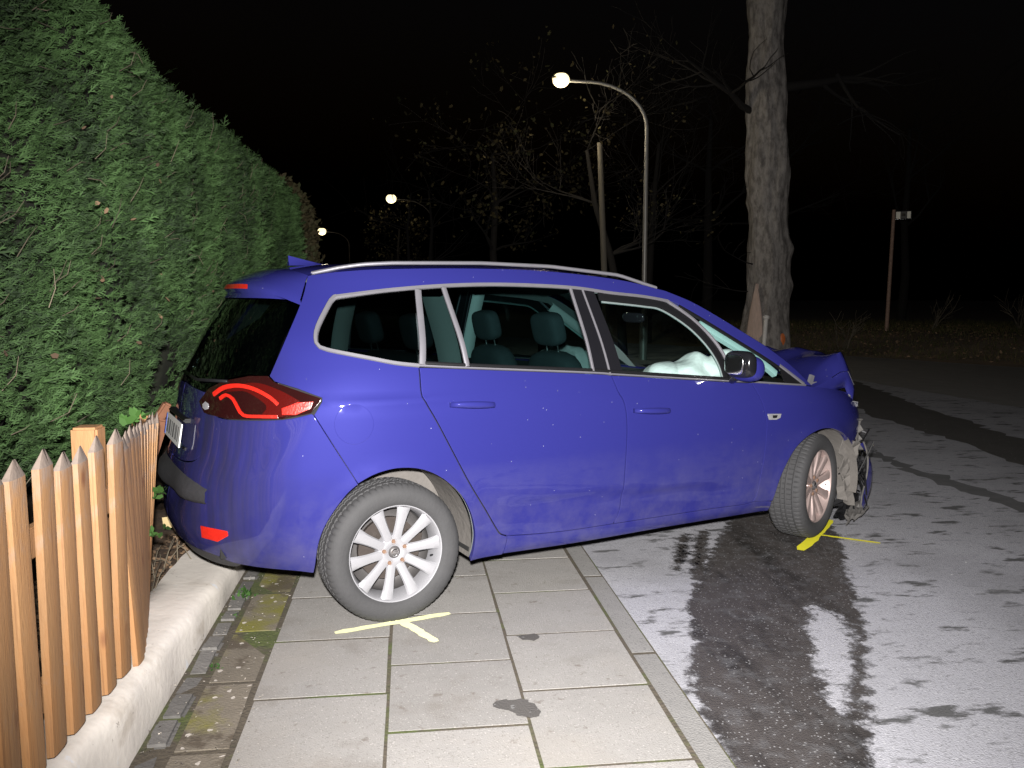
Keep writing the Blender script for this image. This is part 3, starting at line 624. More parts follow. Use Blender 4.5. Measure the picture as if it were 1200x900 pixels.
fwin = [(1.705,1.4859),(1.7338,1.478),(1.8694,1.384),(1.9719,1.2768),(2.0289,1.1652),(2.0461,1.0363)]
qwin = [(-.311,1.2937),(-.3182,1.3203),(-.2972,1.3775),(-.2104,1.4944),(-.1792,1.5142)]
light = [(-.9976,1.0252),(-.9091,1.0888),(-.7997,1.1285),(-.6455,1.1566),(-.554,1.1587),(-.5277,1.1336),(-.3256,1.0639),(-.3273,1.0492),(-.3731,.9981),(-.5033,.9724),(-.7749,.9629),(-.9428,.9765)]
lt_outer = [(-.554,1.1587),(-.5277,1.1336),(-.43,1.105),(-.3256,1.0639),(-.3273,1.0492),(-.3663,.9906)]
# rear centre line u for a given z
def u_rear(z):
    j = int(np.clip(round((z-.18)/.01), 0, len(ZG)-1)); return float(UG[np.nonzero(TW[j] > 0)[0][0]])
# ---- side frame: quarter panel, cant rail and A pillar in one pressing
side = loop(cr(seam_b[::1],.02), lt_outer[::-1][1:] and cr(lt_outer[::-1],.02,False), cr([(-.554,1.1587),(-.4664,1.3085),(-.3503,1.4944),(-.2986,1.6152)],.02), cr(rail,.03), cr(apil,.03), cr([(2.72,.968),(2.6443,.9756)],.02), cr(aplow[::-1],.025), cr([(1.7814,1.476),(1.705,1.4909)],.02), cr(cant[::-1],.03), cr(qwin[::-1],.015), cr([(-.311,1.2937),(-.276,1.2747),(-.0918,1.2346),(.0204,1.2104),(.129,1.196)],.02), cr(rdoor[:-1],.02), cr([(.5464,.346),(.5864,.3293)],.02), cr([(.5864,.3293),(.56,.28),(.52,.226)],.02), cr([(.52,.226),(.389,.226)],.02), cr(rear_arch[::-1],.012)[:])
# cut the rear arch where the bumper begins
k = np.argmin(np.abs(side[:,0]+.1804)+np.abs(side[:,1]-.6791))
arch_dense = cr(rear_arch,.012); ja = min(range(len(arch_dense)), key=lambda i: abs(arch_dense[i][0]+.1804)+abs(arch_dense[i][1]-.6791))
side = loop(cr([tuple(arch_dense[ja])]+seam_b[1:],.02), cr(lt_outer[::-1],.02,False), cr([(-.554,1.1587),(-.4664,1.3085),(-.3503,1.4944),(-.2986,1.6152)],.02), cr(rail,.03), cr(apil,.03), cr([(2.72,.968),(2.6443,.9786)],.02), cr(aplow[::-1],.025), cr([(1.7814,1.476),(1.705,1.4909)],.02), cr(cant[::-1],.03), cr(qwin[::-1],.015), cr([(-.311,1.2937),(-.276,1.2747),(-.0918,1.2346),(.0204,1.2104),(.129,1.196)],.02), cr(rdoor,.02), cr([(.5864,.3293),(.575,.226)],.02), cr([(.575,.226),(.389,.226)],.02), arch_dense[::-1][:len(arch_dense)-ja])
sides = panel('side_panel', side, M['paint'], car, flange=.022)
panel('pillar_backing', side, M['headliner'], car, off=-.034, flange=0, bevel=0, res=.05)
# fuel flap ring, proud of the quarter panel
fc = (-.19,.945)
panel('fuel_flap', loop([(fc[0]+.088*math.cos(a), fc[1]+.092*math.sin(a)) for a in np.linspace(0,2*math.pi,40)[:-1]]), M['paint'], sides, off=.0025, gap=.001, flange=.004, mirror=False, res=.03)
# ---- doors
rd = loop(cr(rdoor,.02), cr(rbot,.03), cr(bgap,.02), cr([(1.1984,1.1054),(1.0812,1.1191),(.3864,1.1718),(.129,1.19)],.03))
rear_doors = panel('rear_door', rd, M['paint'], car)
fd = loop(cr(fbot,.03), cr(fgap,.02), cr([(2.1823,1.018),(2.0012,1.0325),(1.2713,1.1),(1.1984,1.1054)],.03), cr(bgap[::-1],.02))
front_doors = panel('front_door', fd, M['paint'], car)
sil = loop(cr([(.575,.226),(.5864,.3293)],.02), cr(rbot,.03), cr(fbot,.03), cr([(2.2301,.3019),(2.30,.300),(2.40,.29)],.02), cr([(2.40,.29),(2.41,.215)],.02), cr([(2.41,.215),(1.68,.219),(1.06,.213),(.575,.226)],.03))
panel('sill', sil, M['paint'], car, off=-.004)
farch = [(2.40,.29),(2.4244,.40),(2.4677,.5027),(2.5368,.6025),(2.6363,.6669),(2.7554,.6993),(2.866,.696),(2.98,.667),(3.09,.6184),(3.20,.535)]
fen = loop(cr(fgap,.02), cr([(2.1823,1.024),(2.6443,.9786)],.03), cr([(2.6443,.9786),(2.72,.968),(2.9554,.937),(3.18,.900),(3.36,.855)],.03), cr([(3.36,.855),(3.40,.80),(3.395,.72),(3.34,.62),(3.20,.535)],.02), cr(farch[::-1],.015), cr([(2.40,.29),(2.2301,.3019)],.02))
fenders = panel('front_fender', fen, M['paint'], car, flange=.03)
# handles
def handle(uc, zc, parent):
    for s, par in zip((1,-1), parent):
        m = MB(); n = 14; rows = []
        for i in range(n+1):
            t = i/n; u = uc-.115+.23*t; o = .008+.040*math.sin(math.pi*t)**.3; zz = zc-.013*(t-.5)
            ring = [SP(np.array(u), np.array(zz+a*.030*(.75+.25*math.sin(math.pi*t))*.5), o+b) for a, b in ((-1,-.008),(-1,.004),(-.4,.012),(.4,.012),(1,.004),(1,-.008),(.3,-.014),(-.3,-.014))]
            rows.append(ring+[ring[0]])
        g = np.array(rows)*np.array([1,s,1]); m.grid(g); m.add(g[0][:-1],[tuple(range(8))]); m.add(g[-1][:-1],[tuple(range(8))]); m.build('handle', M['paint'], par, smooth=True)
        m = MB(); c = SP(np.array(uc+.02), np.array(zc+.004), -.001); N_ = SN(np.array(uc), np.array(zc))
        rows = [[SP(np.array(uc+.015+r_*.055*math.cos(a)), np.array(zc+r_*.033*math.sin(a)), .0015) for r_ in (0,.5,1)] for a in np.linspace(0,2*math.pi,20)]
        m.grid(np.array(rows)*np.array([1,s,1])); m.build('handle_cup', M['paint'], par, smooth=True)
handle(.372,1.004, rear_doors); handle(1.432,.908, front_doors)
# side indicator
panel('side_indicator', loop([(2.288,.832),(2.40,.826),(2.392,.802),(2.36,.793),(2.30,.797)]), M['clear'], fenders, off=.006, gap=0, flange=.006, res=.02)
panel('indicator_insert', loop([(2.325,.822),(2.365,.82),(2.358,.804),(2.328,.805)]), M['black'], fenders, off=.010, gap=0, flange=.002, res=.02)
# ---- windows
g1 = loop(cr(qwin,.015), cr([(-.1792,1.5142),(.05,1.539),(.1961,1.5471)],.02), cr([(.1961,1.5471),(.125,1.2025)],.03), cr([(.125,1.2025),(-.0918,1.2376),(-.276,1.2777),(-.311,1.2937)],.02))
panel('quarter_window', g1, M['privacy'], car, off=-.008, gap=0, flange=.003, bevel=0)
g2 = loop([(.235,1.549),(.34,1.557),(.358,1.19),(.165,1.203)]); panel('window_pane', inset(loop(cr(g2.tolist()+[g2[0].tolist()],.03,False)),0), M['privacy'], rear_doors, off=-.008, gap=0, flange=.003, bevel=0)
g3 = loop(cr([(.365,1.566),(.7038,1.5733),(1.085,1.5602)],.03), cr([(1.085,1.5602),(1.088,1.13)],.03), cr([(1.088,1.13),(.385,1.178)],.03), cr([(.385,1.178),(.365,1.566)],.03)); panel('window_pane', g3, M['tint'], rear_doors, off=-.008, gap=0, flange=.003, bevel=0)
g4 = loop(cr([(1.2378,1.5471),(1.3443,1.5311),(1.55,1.5125),(1.705,1.4859)],.03), cr(fwin,.03), cr([(2.0461,1.0363),(1.2779,1.106)],.03), cr([(1.2779,1.106),(1.2378,1.5471)],.03)); panel('window_pane', g4, M['glass'], front_doors, off=-.008, gap=0, flange=.003, bevel=0)
g5 = loop(cr(aplow,.03), cr([(2.6443,.9786),(2.1823,1.024),(2.06,1.035)],.03), cr([(2.06,1.035),(2.045,1.165),(1.985,1.2768),(1.885,1.384),(1.7814,1.476)],.03)); panel('front_quarter_window', g5, M['glass'], car, off=-.008, gap=0, flange=.003, bevel=0)
# black pillar covers and frames
panel('pillar_cover', loop(cr([(1.098,1.556),(1.160,1.552)],.02),cr([(1.160,1.552),(1.188,1.117)],.03),cr([(1.188,1.117),(1.098,1.129)],.02),cr([(1.098,1.129),(1.098,1.556)],.03)), M['gloss_black'], rear_doors, off=-.002, gap=.001, flange=.01)
panel('pillar_cover', loop(cr([(1.172,1.551),(1.238,1.544)],.02),cr([(1.238,1.544),(1.280,1.105)],.03),cr([(1.280,1.105),(1.200,1.115)],.02),cr([(1.200,1.115),(1.172,1.551)],.03)), M['gloss_black'], front_doors, off=-.002, gap=.001, flange=.01)
strip('window_frame', [(1.26,1.520),(1.36,1.508),(1.55,1.489),(1.68,1.466),(1.84,1.366),(1.938,1.262),(1.995,1.155),(2.012,1.05)], .05, M['black'], front_doors, off=-.003)
strip('window_seal', [(1.27,1.488),(1.36,1.480),(1.55,1.461),(1.665,1.440),(1.815,1.348),(1.911,1.247),(1.965,1.145),(1.98,1.05)], .009, M['seal'], front_doors, off=-.006, th=.006)
panel('window_corner', loop(cr([(2.4434,1.1013),(2.6443,.9786)],.03),cr([(2.6443,.9786),(2.46,.997)],.03),cr([(2.46,.997),(2.4434,1.1013)],.03)), M['black'], car, off=-.004, gap=0, flange=.002, bevel=0)
strip('window_edge', [(1.80,1.463),(1.9475,1.381),(2.1851,1.246),(2.45,1.092)], .020, M['black'], car, off=-.004)
# trims
strip('window_trim', qwin[::-1][0:0]+[(-.1792,1.5142),(-.2104,1.4944),(-.2972,1.3775),(-.3182,1.3203),(-.311,1.2937),(-.276,1.2747),(-.0918,1.2346),(.0204,1.2104),(.129,1.196)], .020, M['trim'], car, off=.006)
strip('window_trim', [(-.1792,1.5142)]+cant[1:]+fwin[1:], .015, M['trim'], car, off=.005)
strip('belt_trim', [(.129,1.196),(.3864,1.1758),(1.0812,1.1231),(1.2,1.109)], .010, M['trim'], rear_doors, off=.005)
strip('belt_trim', [(1.205,1.109),(1.2713,1.104),(2.0012,1.0365),(2.18,1.022)], .009, M['trim'], front_doors, off=.005)
strip('belt_trim', [(2.188,1.022),(2.6443,.9786)], .012, M['trim'], car, off=.005)
strip('belt_seal', [(.14,1.209),(.3864,1.1898),(1.0812,1.1371),(1.2713,1.119),(2.0012,1.0505),(2.18,1.036)], .014, M['black'], car, off=.002)
strip('pillar_trim', [(.216,1.545),(.147,1.200)], .030, M['trim'], rear_doors, off=.003); strip('pillar_trim', [(.352,1.556),(.371,1.184)], .024, M['trim'], rear_doors, off=.003)
strip('pillar_trim', [(1.091,1.556),(1.091,1.131)], .014, M['trim'], rear_doors, off=.003); strip('pillar_trim', [(1.166,1.548),(1.195,1.114)], .008, M['trim'], rear_doors, off=.001)
strip('pillar_trim', [(2.45,1.106),(2.635,.986)], .018, M['trim'], car, off=.003); 
# ---- roof
def roof_edge(u): 
    z = np.interp(u, [p[0] for p in rail], [p[1] for p in rail]); return S(np.array(u), np.array(z))
us = np.linspace(-.2986,1.7293,40); rows = []
for u in us:
    e = roof_edge(u); w_ = -e[1]; t = (u+.2986)/2.03; fx = .14*max(0,(t-.75)/.25)**2; bx = -.06*max(0,(.2-t)/.2)**2
    rows.append([(e[0]+(fx+bx)*(1-q*q), q*w_, e[2]-.002+.042*(1-abs(q)**2.6)-.012*(fx)*(1-q*q)) for q in np.linspace(-1,1,25)])
rows_roof = np.array(rows); m = MB(); m.grid(rows); m.build('roof', M['paint'], car, smooth=True)
rin = np.array(rows)-np.array([0,0,.035]); rin[:,:,1] *= .97; m = MB(); m.grid(rin); m.build('headliner', M['headliner'], car, smooth=True)
for s in (1,-1):        # roof rails
    m = MB(); pts = []
    for u in np.linspace(-.27,1.68,46):
        e = roof_edge(u); t = (u+.27)/1.95; h_ = .020*min(1, 8*t, 8*(1-t)) if 0 < t < 1 else 0
        pts.append((e[0], s*(-e[1]-.028)*-1*-1 if False else s*(e[1]+.020), e[2]+.004+h_))
    ring = []
    for i, p in enumerate(pts):
        ring.append([(p[0], p[1]+a*.012, p[2]+b*.010) for a, b in [(math.cos(q), math.sin(q)) for q in np.linspace(0,2*math.pi,11)]])
    m.grid(ring); m.build('roof_rail', M['trim'], car, smooth=True)
# shark fin antenna
m = MB(); rows = []
for t in np.linspace(0,1,10):
    x = -.235+.24*t; hgt = .052*(1-t)**1.15; w_ = .028*(.6+.4*math.sin(math.pi*min(1,t+.15)))
    rows.append([(x, w_*c*(1 if h_ == 0 else .35), 1.674+h_*hgt+.0*t) for c, h_ in ((-1,0),(-.9,.5),(-.15,1),(.15,1),(.9,.5),(1,0))])
m.grid(rows); m.add(rows[0], [tuple(range(6))]); m.build('antenna_fin', M['paint'], car, smooth=True, auto=50)
# ---- rear: spoiler, brake light, rear glass, tailgate, bumper
def full(z0pts, ztop):  # mirror a boundary across the rear centre
    pass
def rear_panel(name, right, mt, off=0., gap=.0025, flange=.015, bevel=.003, res=.02, parent=None):
    """right: boundary list (u, z) from top centre side to bottom centre side, the rear centre closing it; mirrored halves joined in one mesh"""
    P = loop(cr(right,.025)); top, bot = right[0], right[-1]
    mid = [(u_rear(z)-.0, z) for z in np.linspace(bot[1], top[1], 24)]
    P = loop(cr(right,.025), mid)
    return panel(name, P, mt, parent or car, off=off, gap=0, flange=flange, bevel=bevel, res=res, joined=True)
rear_glass = rear_panel('rear_window', [(u_rear(1.535),1.535),(-.80,1.53),(-.50,1.505),(-.3603,1.490),(-.4734,1.3085),(-.556,1.168),(-.66,1.164),(-.8097,1.135),(-.9191,1.095),(-.96,1.072),(-1.15,1.085),(u_rear(1.09),1.09)], M['privacy'], off=-.004, bevel=0, flange=.004)
blk = rear_panel('window_border', [(u_rear(1.25),1.25),(-1.0,1.245),(-.62,1.40),(-.47,1.47),(-.3603,1.488),(-.4734,1.3085),(-.556,1.17),(-.66,1.166),(-.8097,1.137),(-.9191,1.097),(-.96,1.074),(-1.15,1.087),(u_rear(1.092),1.092)], M['gloss_black'], off=-.010, bevel=0, flange=0)
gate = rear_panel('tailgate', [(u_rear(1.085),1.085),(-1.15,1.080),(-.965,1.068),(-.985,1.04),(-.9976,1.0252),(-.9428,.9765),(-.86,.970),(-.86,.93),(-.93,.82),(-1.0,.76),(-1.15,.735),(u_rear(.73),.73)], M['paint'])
# bumper
bmp = [(u_rear(.725),.725),(-1.15,.730),(-1.01,.752),(-.94,.815),(-.87,.93),(-.87,.965),(-.7749,.9599),(-.5033,.9694),(-.3731,.9951),(-.3663,.9906)]
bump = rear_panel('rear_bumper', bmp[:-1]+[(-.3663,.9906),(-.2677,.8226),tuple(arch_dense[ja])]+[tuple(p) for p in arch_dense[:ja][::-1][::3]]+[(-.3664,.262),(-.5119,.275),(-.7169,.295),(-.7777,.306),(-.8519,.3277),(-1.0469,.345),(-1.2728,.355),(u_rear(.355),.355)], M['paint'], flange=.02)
low = rear_panel('bumper_apron', [(u_rear(.354),.354),(-1.2728,.353),(-1.0469,.343),(-.8519,.325),(-.7777,.303),(-.72,.293),(-.74,.262),(-.85,.256),(-1.05,.27),(u_rear(.275),.275)], M['grey_plastic'], off=-.012)
# torn loading step of scuffed plastic
m = MB(); rows = []
for i, t in enumerate(np.linspace(0,1,18)):
    u = -2.05+1.17*t; e = 1-(t > .9)*(t-.9)*6
    rows.append([SP(np.array(u), np.array(z_), o_) for z_, o_ in ((.70-.06*t**6,.0),(.672-.045*t**6,.012+.004*math.sin(9*t)),(.652-.02*t*t-.02*t**6,.030*e),(.618-.026*t,.034*e),(.592-.016*t,.022*e),(.575+.003*t,.002))])
m.grid(np.array(rows)); m.build('loading_step', M['grey_plastic'], car, smooth=True)
panel('rear_reflector', loop([(-.9171,.4701),(-.9133,.4149),(-.8156,.408),(-.7576,.4418),(-.7619,.4627),(-.84,.468)]), M['red_bright'], car, off=.006, gap=0, flange=.008, res=.02)
# tail lights: smoked body, lit C shapes, clear-cut white block
lights = panel('tail_light', loop(cr(light+[light[0]],.02,False)), M['smoke'], car, off=.008, gap=.002, flange=.02, res=.025)
panel('lamp_section', loop(cr([(-.80,1.075),(-.70,1.115),(-.60,1.125),(-.50,1.095),(-.42,1.052)],.02),cr([(-.42,1.052),(-.40,1.015),(-.50,.985),(-.60,.985)],.02),cr([(-.60,.985),(-.57,1.03),(-.66,1.085),(-.74,1.085)],.02)), M['red'], lights, off=.0105, gap=0, flange=.002, res=.03)
strip('light_guide', [(-.86,1.065),(-.79,1.098),(-.70,1.110),(-.62,1.098),(-.55,1.066),(-.515,1.035)], .024, M['red_bright'], lights, off=.014, th=.002)
strip('light_guide', [(-.815,1.05),(-.775,1.068),(-.735,1.052),(-.71,1.015),(-.68,.985),(-.60,.983),(-.52,.984)], .020, M['red_bright'], lights, off=.014, th=.002)
panel('lamp_section', loop([(-.50,1.02),(-.43,1.045),(-.36,1.048),(-.375,1.018),(-.44,.992),(-.50,.992)]), M['red_bright'], lights, off=.0125, gap=0, flange=.002, res=.02)
panel('reversing_lens', loop([(-.95,1.015),(-.925,1.03),(-.90,1.02),(-.90,1.0),(-.925,.992),(-.945,.998)]), M['clear'], lights, off=.0125, gap=0, flange=.002, res=.02)
# spoiler: flows out of the roof, overhangs the rear glass, dies into the side panels
roof_rear = rows_roof[0]
m = MB(); rows = []; qs = np.linspace(-1,1,41)
def spo(q):
    a = abs(q); u = -.352+(u_rear(1.56)+.352)*(1-a)**.85; zt = 1.556-.062*a**5; o_ = .028*(1-a**4)+.004
    T = SP(np.array(u), np.array(zt), o_); B = SP(np.array(u), np.array(zt-.022), o_-.004); G = SP(np.array(u), np.array(1.505-.012*a**5), .002)
    f = np.array([np.interp(-a, np.linspace(-1,1,25), roof_rear[:,k]) for k in range(3)]); f[1] = -abs(f[1])
    mid = f*.5+T*.5+np.array([0,0,.014*(1-a**3)]); out = [f+np.array([.004,0,-.001]), f*.8+T*.2+np.array([0,0,.010*(1-a**3)]), mid, f*.2+T*.8+np.array([0,0,.010*(1-a**3)]), T, B, B*.5+G*.5+np.array([.02*(1-a),0,0]), G]
    out = np.array(out); out[:,1] *= (1 if q <= 0 else -1); return out
rows = [spo(q) for q in qs]
m.grid(rows); m.build('spoiler', M['paint'], car, smooth=True, auto=60)
def bl(q, v): 
    r_ = spo(q); return r_[4]*(1-v)+r_[5]*v+np.array([-.003,0,0])
m = MB(); m.grid([[bl(q, v) for v in (.05,.5,.95)] for q in np.linspace(-.52,.52,25)]); m.build('brake_light', M['red_bright'], car, smooth=True)
# number plate on the tailgate
zpl = .855
pl = MB(); c = [SP(np.array(u_rear(z_)), np.array(z_), .012) for z_ in (.80,.91)]; xa, xb = c[0][0], c[1][0]
def plq(y0,y1,z0,z1,o):
    f = lambda z: xa+(xb-xa)*(z-.80)/.11-.004-o
    return [(f(z0),y0,z0),(f(z0),y1,z0),(f(z1),y1,z1),(f(z1),y0,z1)]
def plbox(name, y0,y1,z0,z1,o,mt,par):
    m = MB(); a = plq(y0,y1,z0,z1,o); b = [(p[0]+.006,p[1],p[2]) for p in a]; m.add(a+b, [(0,1,2,3),(7,6,5,4),(0,4,5,1),(1,5,6,2),(2,6,7,3),(3,7,4,0)]); return m.build(name, mt, par)
npl = plbox('number_plate', -.26,.26,.80,.91,.010,M['plate'],car)
plbox('plate_band', .222,.255,.804,.906,.0115,M['plate_blue'],npl)
for y0, w_ in ((.175,.012),(.150,.012),(.10,.012),(.075,.012),(.02,.012),(-.03,.012),(-.055,.012),(-.11,.012),(-.14,.012),(-.19,.012)): plbox('plate_character', y0-w_/2,y0+w_/2,.82,.89,.0115,M['black'],npl)
m = MB(); m.box(((xa+xb)/2+.025,0,.925), (.04,.53,.02)); m.box(((xa+xb)/2+.02,0,.790), (.04,.52,.014)); m.build('plate_recess', M['black'], car, bevel=.006)
# rear wiper
m = MB(); m.tube([SP(np.array(u_rear(1.13)+.02), np.array(1.13), .03), SP(np.array(u_rear(1.12)+.25), np.array(1.115), .016), SP(np.array(u_rear(1.12)+.5), np.array(1.125), .010)], .008, 6); m.build('rear_wiper', M['black'], car, smooth=True)
# ---- inner shell behind the gaps, floor, arch liners
ina = cr([(.40,.25),(.405,.38),(.37,.50),(.31,.60),(.21,.69),(.12,.735),(.02,.75),(-.06,.743),(-.15,.712),(-.24,.645),(-.33,.52),(-.365,.40),(-.375,.29)],.03)
inf = cr([(3.23,.54),(3.1,.635),(2.98,.685),(2.866,.713),(2.75,.716),(2.63,.682),(2.52,.61),(2.45,.50),(2.41,.40),(2.385,.30)],.03)
shell = loop(ina, cr([(-.375,.29),(-.70,.31),(-.86,.345)],.05), cr([(-.86,.345),(-.86,1.0)],.05), cr([(-.86,1.0),(-.5,1.14),(-.30,1.25),(.129,1.185),(1.08,1.11),(2.1,1.015),(2.66,.965),(3.25,.88)],.05), cr([(3.25,.88),(3.30,.75),(3.23,.54)],.04), inf, cr([(2.385,.30),(2.385,.235),(.40,.235),(.40,.25)],.05,False))
panel('inner_shell', shell, M['dark'], car, off=-.024, gap=0, flange=0, bevel=0, res=.06)
m = MB(); m.box((1.4,0,.26), (2.0,1.66,.05)); m.box((-.42,0,.36), (.6,1.1,.08)); m.box((1.2,0,.30), (3.6,1.0,.06)); m.build('floor_pan', M['dark'], car)
for cx in (.012, 2.82):
    for s in (1,-1):
        m = MB(); rows = []
        for a in np.linspace(R(-14), R(176), 40):
            rr_ = .395; rows.append([(cx+rr_*math.cos(a), -s*min(y_, .845-.085*min(1,max(0,(math.degrees(a)-95)/50)) if cx < 1 else y_), .335+(rr_+.004*math.sin(y_*40))*math.sin(a)) for y_ in (.845,.83,.80,.74,.68,.60,.52)])
        m.grid(rows)
        c = [(cx, -s*.52, .335)]+[(cx+.395*math.cos(a), -s*.52, .335+.395*math.sin(a)) for a in np.linspace(R(-14), R(176), 40)]
        m.add(c, [(0,i,i+1) for i in range(1,40)]); m.build('arch_liner', M['liner'] if cx < 1 or s == -1 else M['liner'], car, smooth=True, auto=40)
# ---- wheels
def tyre_mesh():
    prof = [(.225,-.095),(.236,-.108),(.252,-.113),(.27,-.1155),(.288,-.114),(.303,-.108),(.314,-.099)]
    tread = [(.322,-.090),(.3265,-.078),(.3275,-.062),(.3185,-.060),(.3185,-.053),(.3285,-.051),(.3295,-.020),(.3205,-.018),(.3205,-.010),(.3298,-.008),(.3298,.008)]
    half = prof+tread; full_ = half+[(r_,-y_) for r_, y_ in half[::-1]]; n = 320; m = len(full_)
    V = []; 
    for k in range(n):
        t = 2*math.pi*k/n; ph = k%5
        for i, (r_, y_) in enumerate(full_):
            rr_ = r_
            if abs(y_) > .0615 and r_ > .319: rr_ = r_-(.0055 if ph == 0 else 0)
            elif r_ > .324 and ph == 3 and abs(y_) < .055: rr_ = r_-.005
            if .285 < r_ < .31 and k%2: rr_ += .0006
            V.append((rr_*math.cos(t), y_, rr_*math.sin(t)))
    F = [((k*m+i), k*m+i+1, ((k+1)%n)*m+i+1, ((k+1)%n)*m+i) for k in range(n) for i in range(m-1)]
    mb = MB(); mb.add(V, F); o = mb.build('tyre', M['rubber'], smooth=True, auto=38); me = o.data; bpy.data.objects.remove(o); return me
TYRE = tyre_mesh()
def rim_mesh(mt):
    mb = MB()
    # lip and barrel
    mb.lathe([(.236,-.094),(.232,-.100),(.224,-.098),(.218,-.088),(.212,-.070),(.206,-.050),(.203,-.01),(.202,.09),(.226,.10),(.232,.09)], 80)
    # hub
    mb.lathe([(.001,-.066),(.030,-.066),(.036,-.070),(.056,-.072),(.074,-.066),(.080,-.050),(.080,-.02),(.001,-.02)], 60)
    ns = 10
    for k in range(ns):
        t = 2*math.pi*k/ns+R(90); c, s = math.cos(t), math.sin(t); rows = []
        for i in range(9):
            q = i/8; r_ = .060+(.218-.060)*q; w_ = .0185+.003*(1-q)**2+.0125*q**2.4; yf = -.070-.016*math.sin(q*math.pi*.5)-.006*q*q
            dp = .030-.006*q
            prof = [(-w_*.82, yf+dp),(-w_*1.12, yf+.010),(-w_*.86, yf+.0015),(-w_*.3, yf-.001),(w_*.3, yf-.001),(w_*.86, yf+.0015),(w_*1.12, yf+.010),(w_*.82, yf+dp)]
            rows.append([(r_*c-a*s, y_, r_*s+a*c) for a, y_ in prof])
        mb.grid(rows)
    o = mb.build('wheel', mt, smooth=True, auto=40); me = o.data; bpy.data.objects.remove(o); return me
RIM = rim_mesh(M['rim']); RIM2 = rim_mesh(M['rim_dusty'])
def wheel(x, y, side_, steer, spin, rim, zc=.330):
    o = bpy.data.objects.new('wheel', rim); COL.objects.link(o); o.parent = car; o.location = (x, y, zc)
    o.rotation_euler = Matrix.Rotation(R(steer)+(0 if side_ == 1 else math.pi), 3, 'Z').to_euler(); o.rotation_mode = 'QUATERNION'
    o.rotation_quaternion = (Matrix.Rotation(R(steer)+(0 if side_ == 1 else math.pi), 3, 'Z')@Matrix.Rotation(R(spin), 3, 'Y')).to_quaternion()
    t = bpy.data.objects.new('tyre', TYRE); COL.objects.link(t); t.parent = o
    mb = MB(); mb.lathe([(.05,.012),(.148,.012),(.148,.034),(.05,.034)], 48, closed=True); mb.build('brake_disc', M['disc'], o, smooth=True, auto=40)
    mb = MB(); mb.box((.11,.02,.03), (.09,.06,.13)); mb.build('brake_caliper', M['disc'], o, bevel=.01)
    mb = MB(); mb.lathe([(.199,-.01),(.198,.085)], 48); mb.lathe([(.198,.085),(.14,.09),(.03,.09)], 48); mb.build('rim_barrel', M['barrel'], o, smooth=True)
    mb = MB(); mb.lathe([(.0005,-.080),(.018,-.079),(.026,-.075),(.029,-.066)], 32); mb.build('hub_cap', M['barrel'], o, smooth=True)
    mb = MB(); mb.lathe([(.0135,-.0795),(.0155,-.0825),(.0185,-.0795)], 32); mb.box((0,-.0805,0), (.036,.003,.004), Matrix.Rotation(R(-18),3,'Y')); mb.build('hub_emblem', M['chrome'], o, smooth=True, auto=40)
    for k in range(5):
        a = 2*math.pi*k/5+R(108); mb = MB(); mb.lathe([(.0005,-.078),(.009,-.078),(.0105,-.074),(.0105,-.06)], 6); mb.lathe([(.0155,-.0725),(.0135,-.066)], 16)
        b = mb.build('lug_bolt', M['rust'], o); b.location = (.0535*math.cos(a), 0, .0535*math.sin(a))
    mb = MB(); mb.tube([(.196,-.07,.0),(.178,-.084,0)], .004, 6); mb.build('valve', M['black'], o)
    return o
wheel(0, -.795, 1, 0, 12, RIM); wheel(0, .795, -1, 0, 40, RIM)
wheel(2.79, -.775, 1, 21, 8, RIM2); wheel(2.79, .775, -1, 21, 30, RIM2)
# ---- windscreen
ap = np.array(cr(apil,.05)); L_ = SP(ap[:,0], ap[:,1], -.004); rows = []
for p in L_:
    t = (1.548-p[2])/.58; bow = .14+.16*np.clip(t,0,1)
    rows.append([(p[0]+bow*(1-abs(q)**2.2), -p[1]*q*-1 if False else p[1]*-q, p[2]+.035*(1-q*q)) for q in np.linspace(-1,1,21)])
m = MB(); m.grid(rows); m.build('windscreen', M['glass'], car, smooth=True)
# ---- crumpled bonnet (hinged up and folded at its middle)
hn = 26; rows = []
for i in range(hn+1):
    t = i/hn; row = []
    for j in range(31):
        q = -1+2*j/30
        x = 2.80+.17*(1-q*q)+t*(.47+.10*(1-q*q)-.04*(q+1)*.5)
        w_ = .80-.06*t
        z = .975+.04*(1-q*q)*(1-.6*t)+.165*math.sin(min(1,t*1.05)*math.pi*.5)**1.3*(1-.35*max(0,q))-.10*max(0,t-.82)/.18
        z += .020*math.sin(9*q+5*t)*t-.030*abs(math.sin(3.1*q+2.6*t+.4))*t+.012*math.sin(17*q-3*t)*t*t
        if abs(q) > .86: z -= (abs(q)-.86)/.14*.075*(.4+t)
        row.append((x, w_*q, z))
    rows.append(row)
m = MB(); m.grid(rows)
edge = [[p for p in (r_[0],)] for r_ in rows]
# turned-down right and left skirts of the folded bonnet
for jj, s in ((0,-1),(30,1)):
    sk = []
    for i, r_ in enumerate(rows):
        p = r_[jj]; t = i/hn; sk.append([p, (p[0]+.004, p[1]+s*.008, p[2]-.03-.02*t), (p[0]-.015*t, p[1]+s*.004, p[2]-.05-.10*t-.012*math.sin(14*t))])
    m.grid(sk)
m.grid([[p, (p[0]+.012, p[1], p[2]-.035), (p[0]-.01, p[1], p[2]-.075+.02*math.sin(j_*1.1))] for j_, p in enumerate(rows[-1])])
bon = m.build('bonnet', M['paint'], car, smooth=True, auto=45)
sol = bon.modifiers.new('thick', 'SOLIDIFY'); sol.thickness = .004; sol.offset = -1
m = MB(); m.tube([rows[-1][0], rows[-1][3], rows[-1][8]], .004, 5); m.tube([rows[k_][0] for k_ in (12,17,22,26)], .003, 5); m.build('bare_edge', M['chrome'], bon)
